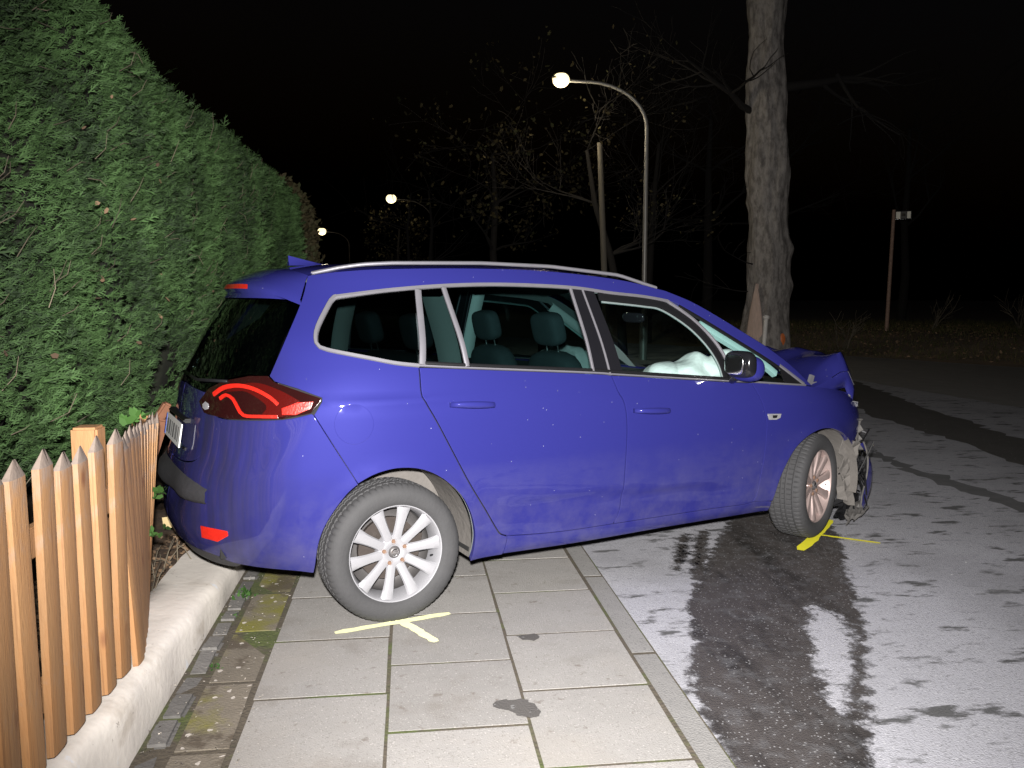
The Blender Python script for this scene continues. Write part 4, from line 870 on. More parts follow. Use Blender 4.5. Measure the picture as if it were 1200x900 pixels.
m = MB(); m.grid([[(2.73+.19*(1-q*q)+a, .76*q, .965+.05*(1-q*q)-b) for a, b in ((-.05,-.02),(.0,.0),(.06,.012),(.12,.05))] for q in np.linspace(-1,1,21)]); m.build('cowl_panel', M['black'], car, smooth=True)
m = MB(); m.box((2.845,-.755,.985), (.03,.02,.07), Matrix.Rotation(R(20),3,'Y')); m.box((2.87,-.75,.965), (.06,.018,.02)); m.build('bonnet_hinge', M['trim'], car)
# ---- wrecked front end
m = MB(); m.box((3.15,0,.60), (.10,1.25,.55)); m.box((3.05,0,.80), (.5,1.1,.12)); m.box((3.0,0,.55), (.5,.9,.4)); m.build('engine_bay', M['dark'], car, bevel=.02)
def crumple(name, c, du, dv, n1, n2, amp, mt, seed, nrm, par=None):
    r_ = np.random.default_rng(seed); c = np.array(c); du = np.array(du); dv = np.array(dv); nrm = np.array(nrm); A = r_.normal(0,amp,(n1,n2)); B = r_.normal(0,amp*.6,(n1,n2,3))
    A[1:-1,1:-1] = (A[1:-1,1:-1]*2+A[:-2,1:-1]+A[2:,1:-1]+A[1:-1,:-2]+A[1:-1,2:])/4
    g = [[c+du*(i/(n1-1)-.5)+dv*(j/(n2-1)-.5)+nrm*A[i,j]+B[i,j] for j in range(n2)] for i in range(n1)]
    m = MB(); m.grid(g); o = m.build(name, mt, par or car); s_ = o.modifiers.new('thick','SOLIDIFY'); s_.thickness = .004; return o
for s in (-1,1):
    crumple('headlight_wreck', (3.27,s*.66,.825), (.14,.0,-.09), (.03,.20*-s,-.02), 7, 8, .010, M['clear'], 3+s, (.6,s*.8,.3))
    crumple('headlight_wreck', (3.37,s*.68,.70), (.07,0,-.06), (-.02,.08*-s,.14), 6, 6, .011, M['clear'], 13+s, (.6,s*.8,.3))
    crumple('torn_liner', (3.20,s*.78,.37), (.16,-.02*s,-.06), (.0,0,.42), 6, 12, .012, M['liner'], 23+s, (.3,s,.0))
    crumple('torn_bracket', (3.335,s*.73,.60), (.05,.0,.0), (.03,.03,.20), 5, 10, .009, M['bare'], 33+s, (.3,s,0))
    crumple('torn_plastic', (3.26,s*.74,.13), (.26,-.05*s,-.05), (.08,.02,.16), 9, 8, .020, M['black'], 43+s, (.2,s*.6,.6))
    crumple('torn_plastic', (3.28,s*.77,.08), (.20,-.04*s,.03), (.03,.06*-s,.07), 9, 6, .014, M['bare'], 53+s, (.2,s*.6,.6))
    # loose bumper corner hanging beside the wheel
    m = MB(); rows = []
    for i, z in enumerate(np.linspace(.55,.10,16)):
        t = i/15; b_ = math.sin(math.pi*min(1,t*1.15))
        rows.append([(3.37+.115*math.sin(t*math.pi*.85)**.8*(.35+.65*k_)+.05*t*k_+.01*math.sin(7*t), s*(.775-.02*t-.03*k_**1.6-.02*(1-b_)), z-.02*k_+.012*math.sin(5*k_+9*t)*t) for k_ in np.linspace(0,1,10)])
    m.grid(rows); o = m.build('bumper_remnant', M['paint'], car, smooth=True); s_ = o.modifiers.new('thick','SOLIDIFY'); s_.thickness = .005
    m = MB(); m.tube([r_[0] for r_ in rows], .007, 5); m.tube([(3.25,s*.76,.10),(3.36,s*.775,.06),(3.45,s*.755,.10)], .008, 5); m.build('bumper_edge', M['bare'], car)
rb = random.Random(12)
for k in range(14):
    m = MB(); m.tube([(3.30+rb.uniform(-.1,.15), -.74+rb.uniform(-.06,.06), .35+rb.uniform(-.25,.3)) for _ in range(3)], .006, 5); m.build('torn_cable', M['black'], car)
# ---- door mirrors
for s, dpar in ((1,front_doors[0]),(-1,front_doors[1])):
    def sup(cx, cy, cz, a, b, c, e1, e2, fx=None):
        P_ = []
        for i in range(17):
            ph = -math.pi/2+math.pi*i/16; row = []
            for j in range(29):
                th = 2*math.pi*j/28; sg = lambda v, e: math.copysign(abs(v)**e, v)
                x, y, z = a*sg(math.cos(ph),e1)*sg(math.cos(th),e2), b*sg(math.cos(ph),e1)*sg(math.sin(th),e2), c*sg(math.sin(ph),e1)
                if fx: x, y, z = fx(x, y, z)
                row.append((cx+x, s*(cy+y), cz+z))
            P_.append(row)
        return P_
    sh = lambda x, y, z: (x*(1-.25*abs(z)/.09)-.12*(y), y+(-.25*z if z < 0 else 0)*-1*.3, z)
    m = MB(); m.grid(sup(2.035,-1.02,1.115,.072,.090,.072,.75,.7,sh)); mir = m.build('door_mirror', M['paint'], dpar, smooth=True)
    m = MB(); m.grid(sup(1.985,-1.02,1.14,.042,.093,.075,.6,.55,sh)); m.build('mirror_frame', M['gloss_black'], mir, smooth=True)
    m = MB(); m.grid(sup(1.941,-1.015,1.14,.004,.072,.056,.5,.5)); m.build('mirror_glass', M['chrome'], mir, smooth=True)
    m = MB(); m.tube([(2.04,s*-.875,1.035),(2.03,s*-.93,1.06),(2.03,s*-.97,1.09)], [.032,.028,.03], 10); m.build('mirror_foot', M['gloss_black'], mir, smooth=True)
# ---- interior
def cushion(name, c, d, rot, mt, par, p=.5):
    bm = bmesh.new(); bmesh.ops.create_cube(bm, size=1); bmesh.ops.subdivide_edges(bm, edges=bm.edges, cuts=6, use_grid_fill=True)
    for v in bm.verts:
        q = v.co*2; l = (abs(q.x)**4+abs(q.y)**4+abs(q.z)**4)**.25; v.co = Vector((q.x/l*d[0]/2, q.y/l*d[1]/2, q.z/l*d[2]/2)); v.co = rot@v.co+Vector(c)
    me = bpy.data.meshes.new(name); bm.to_mesh(me); bm.free(); me.shade_smooth(); return mesh_ob(name, me, par, mt)
def seat(x, y, w_, hr=True):
    ry = Matrix.Rotation(R(-14),3,'Y'); s_ = cushion('seat', (x+.24,y,.52), (.54,w_,.20), Matrix.Rotation(R(-6),3,'Y'), M['seat'], car)
    cushion('backrest', (x-.07,y,.88), (.16,w_,.66), ry, M['seat'], s_)
    if hr:
        for dy in ([0] if w_ < .7 else [-.36,.36]):
            cushion('headrest', (x-.17,y+dy,1.33), (.10,.27,.19), ry, M['seat'], s_); m = MB(); m.tube([(x-.13,y+dy-.06,1.17),(x-.16,y+dy-.06,1.3)], .006, 6); m.tube([(x-.13,y+dy+.06,1.17),(x-.16,y+dy+.06,1.3)], .006, 6); m.build('headrest_post', M['chrome'], s_)
seat(1.30,-.38,.50); seat(1.30,.38,.50); seat(.50,0,1.30)
m = MB(); rows = []
for q in np.linspace(-1,1,17):
    rows.append([(x_+.10*(1-q*q)*(x_ > 2.3), .74*q, z_+.03*(1-q*q)) for x_, z_ in ((1.98,.66),(1.95,.82),(2.02,.905),(2.2,.95),(2.45,.96),(2.70,.955),(2.80,.90))])
m.grid(rows); m.build('dashboard', M['dash'], car, smooth=True)
m = MB(); rows = []
for k in range(33):
    a = 2*math.pi*k/32; rows.append([(1.80+(.19+.016*math.cos(b))*math.sin(a)*-.35+.016*math.sin(b)*.93, .38+(.19+.016*math.cos(b))*math.cos(a), .99+(.19+.016*math.cos(b))*math.sin(a)*.93+.016*math.sin(b)*.35) for b in np.linspace(0,2*math.pi,9)])
m.grid(rows); m.tube([(1.80,.38,.99),(2.05,.38,.90)], .035, 8); m.build('steering_wheel', M['dash'], car, smooth=True)
def bag(name, c, d, seed, rot):
    bm = bmesh.new(); bmesh.ops.create_icosphere(bm, subdivisions=5, radius=1); r_ = np.random.default_rng(seed); W_ = r_.normal(0,1,(14,3)); ph = r_.uniform(0,6,14)
    for v in bm.verts:
        q = v.co; q = q/((abs(q.x)**3.2+abs(q.y)**3.2+abs(q.z)**3.2)**(1/3.2)); f = 1+.10*sum(math.sin(3.2*Vector(W_[k]).dot(q)+ph[k])*(.5 if k > 6 else 1) for k in range(14))/6+.10*abs(math.sin(4*q.x+3*q.y+ph[0]))-.09*abs(math.sin(5*q.x-2*q.y+3*q.z))
        v.co = Vector((q.x*d[0]*f, q.y*d[1]*f, q.z*d[2]*f)); v.co = rot@v.co+Vector(c)
    me = bpy.data.meshes.new(name); bm.to_mesh(me); bm.free(); me.shade_smooth(); return mesh_ob(name, me, car, M['bag'])
# passenger airbag: one slack bag of three swollen folds
bm = bmesh.new(); r_ = np.random.default_rng(5)
for c_, d_ in (((1.86,-.54,.98),(.22,.16,.155)),((2.02,-.60,1.03),(.19,.14,.15)),((2.17,-.66,1.05),(.18,.12,.15))):
    ret = bmesh.ops.create_icosphere(bm, subdivisions=4, radius=1); ph = r_.uniform(0,6,6)
    for v in ret['verts']:
        q = v.co.copy(); f = 1+.07*math.sin(4*q.x+5*q.z+ph[0])+.03*math.sin(5*q.y-3*q.z+ph[1])-.12*abs(math.sin(3.2*q.x-3.5*q.z+ph[2])); v.co = Vector((q.x*d_[0]*f+c_[0], q.y*d_[1]*f+c_[1], q.z*d_[2]*f+c_[2]))
me = bpy.data.meshes.new('airbag'); bm.to_mesh(me); bm.free(); me.shade_smooth(); ab = mesh_ob('airbag', me, car, M['bag'])
rm_ = ab.modifiers.new('weld','REMESH'); rm_.mode = 'VOXEL'; rm_.voxel_size = .009; rm_.use_smooth_shade = True
bag('airbag', (1.72,.38,.96), (.13,.26,.22), 9, Matrix.Rotation(R(15),3,'Y'))
cushion('rear_view_mirror', (2.02,.0,1.375), (.03,.22,.065), Matrix.Rotation(R(-10),3,'Y'), M['gloss_black'], car); 
strip('pillar_lining', [(1.925,1.365),(2.02,1.312),(2.2,1.208),(2.36,1.108),(2.42,1.062)], .036, M['lining2'], car, off=-.012, th=.03)
# pale linings of the far pillars and inside of the near A pillar
for s in (1,-1):
    for nm, pts, w_ in ((('pillar_lining', [(1.80,1.46),(2.02,1.34),(2.2,1.238),(2.40,1.12)], .06),) if s == -1 else ())+(('pillar_lining', [(1.21,1.55),(1.23,1.10)], .09), ('pillar_lining', [(.30,1.54),(.30,1.18)], .12)):
        Q = np.array(cr(pts,.05)); T = np.gradient(Q,axis=0); T /= np.linalg.norm(T,axis=1,keepdims=True); n_ = np.stack([-T[:,1],T[:,0]],1)
        G = np.stack([SP(Q[:,0]+n_[:,0]*w_*a, Q[:,1]+n_[:,1]*w_*a, -o_) for a, o_ in ((-.5,.035),(-.4,.055),(.4,.055),(.5,.035))],1)*np.array([1,s,1]); m = MB(); m.grid(G); m.build(nm, M['lining'], car, smooth=True)
# ============================================================ hedges
CARP = Vector(car.location); _c, _s = math.cos(R(22.13)), math.sin(R(22.13))
def in_car(P, m=.06):
    x = (P[:,0]-CARP.x)*_c+(P[:,1]-CARP.y)*_s; y = -(P[:,0]-CARP.x)*_s+(P[:,1]-CARP.y)*_c; z = P[:,2]
    rear = np.interp(z, [.2,.6,1.0,1.3,1.55,1.75], [-.9,-.95,-.86,-.76,-.66,-.5])-m
    return (x > rear) & (x < 3.6) & (np.abs(y) < .93-.35*np.clip(z-1.0,0,1)+m) & (z < 1.72)
def leaf_mat(name, c1, c2, c3, rough=.55):
    m = bpy.data.materials.new(name); m.use_nodes = True; nt = m.node_tree; N = nt.nodes; L = nt.links; b = N['Principled BSDF']; b.inputs['Roughness'].default_value = .75; b.inputs['Specular IOR Level'].default_value = .22
    g = N.new('ShaderNodeNewGeometry'); n = N.new('ShaderNodeTexNoise'); n.inputs['Scale'].default_value = 2.1; n.inputs['Detail'].default_value = 4; L.new(g.outputs['Position'], n.inputs[0])
    r = N.new('ShaderNodeValToRGB'); r.color_ramp.elements[0].position = .30; r.color_ramp.elements[0].color = (*c1,1); r.color_ramp.elements[1].position = .72; r.color_ramp.elements[1].color = (*c3,1); e = r.color_ramp.elements.new(.5); e.color = (*c2,1)
    a = N.new('ShaderNodeMath'); a.operation = 'MULTIPLY_ADD'; a.inputs[1].default_value = .30; L.new(g.outputs['Random Per Island'], a.inputs[0])
    s = N.new('ShaderNodeMath'); s.operation = 'SUBTRACT'; s.inputs[1].default_value = .15; L.new(n.outputs[0], s.inputs[0]); L.new(s.outputs[0], a.inputs[2]); L.new(a.outputs[0], r.inputs[0]); L.new(r.outputs[0], b.inputs['Base Color'])
    tr = N.new('ShaderNodeBsdfTranslucent'); L.new(r.outputs[0], tr.inputs[0]); x = N.new('ShaderNodeMixShader'); x.inputs[0].default_value = .2; L.new(b.outputs[0], x.inputs[1]); L.new(tr.outputs[0], x.inputs[2]); L.new(x.outputs[0], N['Material Output'].inputs[0])
    return m
M['thuja'] = leaf_mat('thuja', (.024,.040,.020), (.050,.095,.033), (.085,.165,.055)); M['beech'] = leaf_mat('brown beech', (.05,.04,.02), (.085,.07,.036), (.06,.066,.03))
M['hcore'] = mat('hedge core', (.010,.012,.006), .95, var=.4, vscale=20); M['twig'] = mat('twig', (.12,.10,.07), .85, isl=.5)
M['dry'] = mat('dry leaves', (.17,.11,.065), .85, isl=.6)
def spray_template(kind, r_):
    """a flat branchlet: a stem with alternating narrow scale-leaf fingers (quads)"""
    V = []; F = []
    def fing(p, d, L_, w_):
        d = d/np.linalg.norm(d); n = np.array([-d[1], d[0], 0]); b = len(V); e = p+d*L_; mid = p+d*L_*.55; lift = np.array([0,0,r_.normal(0,.10*L_)])
        V.extend([p-n*w_*.35, p+n*w_*.35, mid+n*w_*.5+lift*.5, mid-n*w_*.5+lift*.5, e+lift]); F.append((b,b+1,b+2,b+3)); F.append((b+3,b+2,b+4,b+4))
    if kind == 'thuja':
        fing(np.zeros(3), np.array([1.,0,0]), 1.0, .085)
        for k in range(5):
            t = .12+.15*k; sgn = 1 if k%2 else -1; a = sgn*(R(38)+r_.normal(0,.12)); L_ = (.52-.42*t)*r_.uniform(.8,1.2)
            p = np.array([t,0,0]); d = np.array([math.cos(a), math.sin(a), 0]); fing(p, d, L_, .068)
            if k < 2: fing(p+d*L_*.45, np.array([math.cos(a*.3), math.sin(a*.3), 0]), L_*.5, .058)
    else:
        fing(np.zeros(3), np.array([1.,0,0]), .9, .55)
    F2 = []
    for f in F: F2 += [(f[0],f[1],f[2]),(f[0],f[2],f[3])] if f[2] != f[3] else [f[:3]]
    F2 = [f for f in F2 if len(set(f)) == 3]
    return np.array(V), np.array(F2)
def scatter(name, P, D, Nn, size, kind, mt, parent, seed):
    r_ = np.random.default_rng(seed); T = [spray_template(kind, r_) for _ in range(6)]; VV = []; FF = []; base = 0
    D = D/np.linalg.norm(D,axis=1,keepdims=True); B = np.cross(Nn, D); B /= np.linalg.norm(B,axis=1,keepdims=True)+1e-9; C = np.cross(D, B)
    which = r_.integers(0, 6, len(P))
    for k in range(6):
        i = np.nonzero(which == k)[0]; v, f = T[k]; s = size[i][:,None,None]
        W = P[i][:,None,:]+s*(v[None,:,0:1]*D[i][:,None,:]+v[None,:,1:2]*B[i][:,None,:]+v[None,:,2:3]*C[i][:,None,:])
        FF.append((f[None]+(np.arange(len(i))*len(v))[:,None,None]+base).reshape(-1,3)); VV.append(W.reshape(-1,3)); base += W.shape[0]*W.shape[1]
    o = np_mesh(name, np.concatenate(VV), np.concatenate(FF), mt, parent); o['kind'] = 'stuff'; return o
def lump(y, z, a=1.0): return a*(.05*np.sin(2.3*y+1.7*z)+.035*np.sin(5.1*y-3.3*z+1)+.03*np.sin(9.7*y+4.1*z+2)+.025*np.sin(3.1*z-7.9*y))
hedge = empty('thuja_hedge', (-1.9,5.5,.1)); tag(hedge, 'tall dense clipped green conifer hedge rising behind the picket fence', 'hedge')
def place(o, par): o.location = tuple(-c for c in par.location); return o
def htop(y): return 2.82+.035*np.sin(1.7*y)+.02*np.sin(5*y)
n = 100000; y = .3+(11.2-.3)*rng.random(n)**1.35; z = rng.uniform(.72,2.86,n); zt = htop(y); z = np.minimum(z, zt+rng.normal(0,.012,n))
edge_r = np.clip((z-(zt-.22))/.22, 0, 1); x = -1.40+lump(y,z)-.20*edge_r**2.2+rng.normal(-.02,.035,n); low = np.clip((1.05-z)/.35,0,1); x = x-.25*low
P = np.stack([x,y,z],1); D = np.stack([.62+rng.normal(0,.35,n), .55+rng.normal(0,.45,n), .42+rng.normal(0,.42,n)],1); Nn = np.stack([.9+rng.normal(0,.35,n), rng.normal(-.15,.4,n), .25+rng.normal(0,.45,n)],1)
k = ~in_car(P); P, D, Nn = P[k], D[k], Nn[k]; dist = np.linalg.norm(P-np.array([0,0,1.5]),axis=1)
sz = (.046+.006*np.clip(dist-3,0,8))*rng.uniform(.6,1.3,len(P)); sz *= np.where(rng.random(len(P)) < .03, 1.5, 1)
place(scatter('foliage', P, D, Nn, sz, 'thuja', M['thuja'], hedge, 1), hedge)
# top face
n = 9000; y = rng.uniform(.3,11.2,n); x = rng.uniform(-2.6,-1.5,n); P = np.stack([x,y,htop(y)+rng.normal(0,.03,n)],1); D = np.stack([rng.normal(.3,.5,n), rng.normal(.2,.5,n), .7+rng.normal(0,.3,n)],1); Nn = rng.normal(0,1,(n,3))
place(scatter('foliage', P, D, Nn, .10*rng.uniform(.6,1.3,n), 'thuja', M['thuja'], hedge, 2), hedge)
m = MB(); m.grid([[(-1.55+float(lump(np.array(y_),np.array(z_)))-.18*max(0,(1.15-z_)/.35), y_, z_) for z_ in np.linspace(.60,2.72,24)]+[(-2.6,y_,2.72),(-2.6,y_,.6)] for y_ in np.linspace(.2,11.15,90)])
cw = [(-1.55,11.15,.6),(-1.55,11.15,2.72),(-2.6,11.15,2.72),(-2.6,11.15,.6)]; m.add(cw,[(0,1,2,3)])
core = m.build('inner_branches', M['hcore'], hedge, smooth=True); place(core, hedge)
# push the core out of the car
for v in core.data.vertices:
    if in_car(np.array([v.co[:]]), .25)[0] and v.co.x > -2.2: v.co.x = min(v.co.x, -1.95)
tw = MB(); rt = random.Random(4)
for i in range(230):
    y_ = rt.uniform(1.2,9); z_ = rt.uniform(.85,2.7); x_ = -1.36+float(lump(np.array(y_),np.array(z_)))+.01
    if in_car(np.array([[x_,y_,z_]]), .1)[0]: continue
    a = R(rt.gauss(38,28)); L_ = rt.uniform(.06,.20); c_ = rt.uniform(-.3,.3); p0 = Vector((x_,y_,z_)); p1 = p0+Vector((.03,math.cos(a)*L_*.5,math.sin(a)*L_*.5)); p2 = p0+Vector((.035,math.cos(a+c_)*L_,math.sin(a+c_)*L_)); tw.tube([p0,p1,p2],[.0022,.0018,.001],3,False)
place(tag(tw.build('twigs', M['twig'], hedge),kind='stuff'), hedge)
n = 60; y = rng.uniform(1.5,8,n); z = rng.uniform(.9,2.5,n); P = np.stack([-1.34+lump(y,z),y,z],1); k = ~in_car(P,.1); P = P[k]; n = len(P)
place(scatter('dead_leaves', P, rng.normal(0,1,(n,3)), np.stack([np.ones(n),rng.normal(0,.4,n),rng.normal(0,.4,n)],1), rng.uniform(.02,.04,n), 'beech', M['dry'], hedge, 3), hedge)
# beech hedge at the far end
hb = empty('beech_hedge', (-1.9,12.6,.1)); tag(hb, 'brownish leafy hedge end standing beyond the green hedge', 'hedge')
n = 9000; y = rng.uniform(11.35,13.9,n); z = rng.uniform(.4,3.05,n); x = -1.46+lump(y,z,.8)+rng.normal(-.03,.05,n)
t_ = np.clip((z-2.6)/.5,0,1); x = x-.3*t_**2; y = np.minimum(y, 13.9-.5*t_**2)
n2 = 3000; x2 = rng.uniform(-2.4,-1.45,n2); z2 = rng.uniform(.4,3.0,n2); y2 = 11.35+rng.normal(0,.05,n2); n3 = 3000; x3 = rng.uniform(-2.5,-1.5,n3); y3 = rng.uniform(11.4,13.6,n3); z3 = 3.05+rng.normal(0,.06,n3)-.15*np.clip((x3+1.8)/.3,0,1)
P = np.stack([np.concatenate([x,x2,x3]),np.concatenate([y,y2,y3]),np.concatenate([z,z2,z3])],1); n = len(P)
place(scatter('foliage', P, np.stack([.5+rng.normal(0,.5,n),-.3+rng.normal(0,.6,n),.5+rng.normal(0,.5,n)],1), rng.normal(0,1,(n,3))+np.array([.5,-.8,.3]), rng.uniform(.05,.10,n), 'beech', M['beech'], hb, 5), hb)
m = MB(); m.box((-2.0,12.6,1.5),(.8,2.1,2.7)); place(m.build('inner_branches', M['hcore'], hb, bevel=.1), hb)
tw = MB()
for i in range(40):
    y_ = rt.uniform(11.6,13.7); z_ = rt.uniform(.4,1.0); p = Vector((-1.42,y_,z_)); pts = [p]
    for q in range(5): p = p+Vector((rt.gauss(.004,.02), rt.gauss(0,.10), rt.uniform(.2,.4))); pts.append(Vector((min(p.x,-1.36),p.y,p.z)))
    tw.tube(pts,[.010,.009,.007,.005,.004,.002],4,False)
place(tag(tw.build('twigs', M['twig'], hb),kind='stuff'), hb)
# litter on the soil by the fence, twigs
def litter(name, n, xr, yr, zf, mt, label, cat, seed, s0=.02, s1=.045, keep=None, flat=.5):
    r_ = np.random.default_rng(seed); x = r_.uniform(*xr,n); y = r_.uniform(*yr,n)
    if keep is not None: k = keep(x,y); x, y = x[k], y[k]; n = len(x)
    z = np.array([zf(a,b) for a,b in zip(x,y)]); P = np.stack([x,y,z],1); D = r_.normal(0,1,(n,3)); D[:,2] *= flat*.5; Nn = r_.normal(0,flat,(n,3))+np.array([0,0,1])
    o = scatter(name, P, D, Nn, r_.uniform(s0,s1,n), 'beech', mt, None, seed); return tag(o, label, cat)
litter('leaf_litter', 1500, (-1.75,-1.16), (2.6,5.2), lambda x,y: .125*max(0,-1.2-x)+wall_top(y)-.015, M['dry'], 'brown dead leaves lying on the soil behind the low wall', 'leaf litter', 21)
tw = MB()
for i in range(90):
    x_, y_ = rt.uniform(-1.6,-1.17), rt.uniform(3.2,4.6); z_ = wall_top(y_)+.0; a = rt.uniform(0,6.3); L_ = rt.uniform(.06,.22); p0 = Vector((x_,y_,z_)); p2 = p0+Vector((math.cos(a)*L_*.6,math.sin(a)*L_,rt.uniform(0,.14))); tw.tube([p0,(p0+p2)/2+Vector((0,0,.02)),p2],[.003,.0025,.0015],4,False)
o = tw.build('fallen_twigs', M['twig']); tag(o, 'thin dry twigs strewn on the soil between fence and car', 'twigs', kind='stuff')
m = MB(); rows = [[(x_*.05, y_*.035, .006*math.sin(3*x_+2*y_)+.02*x_) for y_ in (-1,0,1)] for x_ in (-1,-.3,.4,1)]; m.grid(rows); o = m.build('fallen_leaf', mat('pale yellow leaf',(.62,.48,.25),.7), smooth=True); o.location = (-1.36,4.95,.22); o.rotation_euler = (R(50),R(20),R(40)); tag(o, 'single pale yellow leaf lying under the rear bumper', 'leaf')
m = MB(); m.box((0,0,0),(.10,.05,.34)); m.box((.01,.01,.20),(.05,.045,.12),Matrix.Rotation(R(15),3,'Y')); o = m.build('broken_post', mat('red brown wood',(.20,.085,.045),.8,var=.3,vscale=12,bump=.4,bscale=20), bevel=.01); o.location = (-1.40,4.72,.70); o.rotation_euler = (R(12),R(16),R(30)); tag(o, 'broken red brown wooden stub between hedge and number plate', 'wood')
# small green weeds
M['weed'] = leaf_mat('weed', (.022,.05,.014), (.035,.085,.018), (.05,.12,.025))
def weed(x_,y_,z_,s,n,lab,seed):
    r_ = np.random.default_rng(seed); P = np.array([x_,y_,z_])+r_.normal(0,1,(n,3))*np.array([s*.4,s*.4,0]); P[:,2] += r_.uniform(0,s*.5,n); o = scatter('weed', P, r_.normal(0,1,(n,3))+np.array([0,0,.9]), r_.normal(0,1,(n,3)), r_.uniform(.3,.8,n)*s, 'beech', M['weed'], None, seed); del o['kind']; tag(o, lab, 'weed', 'small weeds at the foot of the wall and fence')
weed(-.83,4.25,0,.06,26,'green weed tuft at the foot of the low wall near the car',31); weed(-.80,3.42,0,.035,10,'tiny bright green seedling between cobbles and mossy slab',32); weed(-.84,4.0,0,.03,10,'small weed sprouting between cobbles below the wall',33)
weed(-1.12,3.9,.62,.07,12,'upper ivy sprig clinging to the bent pickets',34); weed(-1.10,3.75,.48,.06,10,'lower ivy sprig on the bent pickets',35); weed(-1.05,3.35,1.02,.08,14,'hedge sprig hanging over the pointed picket tops',36)
# ============================================================ verge, tree, posts, lamps
def pos(px, py, d):     # place on the far side: lateral / height offsets worked out from street geometry
    return None
def gz(x, y): return -.06+bank(x, y)
M['bark'] = mat('bark', (.34,.315,.295), .9, var=.45, vscale=4, bump=1, bscale=7, stretch=(3.2,3.2,1.3), col2=(.17,.155,.145), mscale=2.5, mlo=.45, mhi=.62)
M['bark_dark'] = mat('dark bark', (.013,.011,.010), .9, var=.3, vscale=5); M['bare_wood'] = mat('bare wood scar', (.62,.47,.40), .8, var=.3, vscale=6, stretch=(6,6,.7)); M['white_post'] = mat('white post', (.85,.82,.78), .6, var=.15, vscale=10); M['orange'] = mat('orange reflector', (.75,.20,.06), .4)
M['rusty'] = mat('rusty pole', (.32,.21,.16), .7, var=.3, vscale=14); M['galv'] = mat('galvanised', (.30,.29,.27), .45, metal=.4, var=.15, vscale=5); M['pole_wood'] = mat('pole wood', (.14,.125,.10), .85, var=.3, vscale=6, stretch=(6,6,.6))
# verge litter and grass
litter('verge_leaves', 9000, (9,22), (12,32), lambda x,y: gz(x,y)+.01, M['dry'], 'brown fallen leaves covering the far grass verge', 'leaf litter', 41, .05,.12, lambda x,y: verge_d(x,y) > .15, .7)
M['grass'] = leaf_mat('verge grass', (.05,.06,.02), (.09,.09,.035), (.14,.11,.05))
r_ = np.random.default_rng(51); n = 16000; x = r_.uniform(9,24,n); y = r_.uniform(12,34,n); k = verge_d(x,y) > .05; x, y = x[k], y[k]; n = len(x); P = np.stack([x,y,np.array([gz(a,b) for a,b in zip(x,y)])],1)
V = np.zeros((n,3,3)); a = r_.uniform(0,6.3,n); hh = r_.uniform(.06,.20,n); V[:,0] = P+np.stack([np.cos(a),np.sin(a),0*a],1)*.012; V[:,1] = P-np.stack([np.cos(a),np.sin(a),0*a],1)*.012; V[:,2] = P+np.stack([r_.normal(0,.06,n),r_.normal(0,.06,n),hh],1)
tag(np_mesh('verge_grass', V.reshape(-1,3), np.arange(3*n).reshape(-1,3), M['grass']), 'short rough grass growing on the far verge', 'grass', kind='stuff')
# big old tree
tx, ty = 9.32, 21.2
tree = empty('old_tree', (tx,ty,gz(tx,ty))); tag(tree, 'thick old tree trunk with a bare wood scar behind the bonnet', 'tree')
rows = []; H = 11.0
for i in range(130):
    z = H*i/129; rr = .56+.10*math.exp(-z/.6)-.012*z+.03*math.sin(1.3*z+1)+.025*math.sin(2.9*z); cx_ = -.05+.07*math.sin(.5*z+.5)-.03*z*.4; row = []
    for k in range(73):
        t = 2*math.pi*k/72; f = 1+.05*math.sin(3*t+.7*z)+.035*math.sin(5*t-1.1*z)+.03*math.sin(9*t+2*math.sin(2*z))+.014*math.sin(23*t+3*math.sin(1.7*z))+.012*math.sin(31*t-4*math.sin(1.1*z))+.012*math.sin(7.3*z+4*t)+.010*math.sin(13.1*z-6*t+2*math.sin(3*t))
        bl = .10*math.exp(-((z-1.9)/.28)**2)*max(0,math.cos(t+.2))+.08*math.exp(-((z-2.9)/.2)**2)*max(0,math.cos(t+.4))+.06*math.exp(-((z-4.1)/.15)**2)*max(0,math.cos(t-3.6))
        row.append((cx_+(rr*f+bl)*math.cos(t), (rr*f+bl)*math.sin(t), z-.1))
    rows.append(row)
m = MB(); m.grid(rows); m.build('trunk', M['bark'], tree, smooth=True)
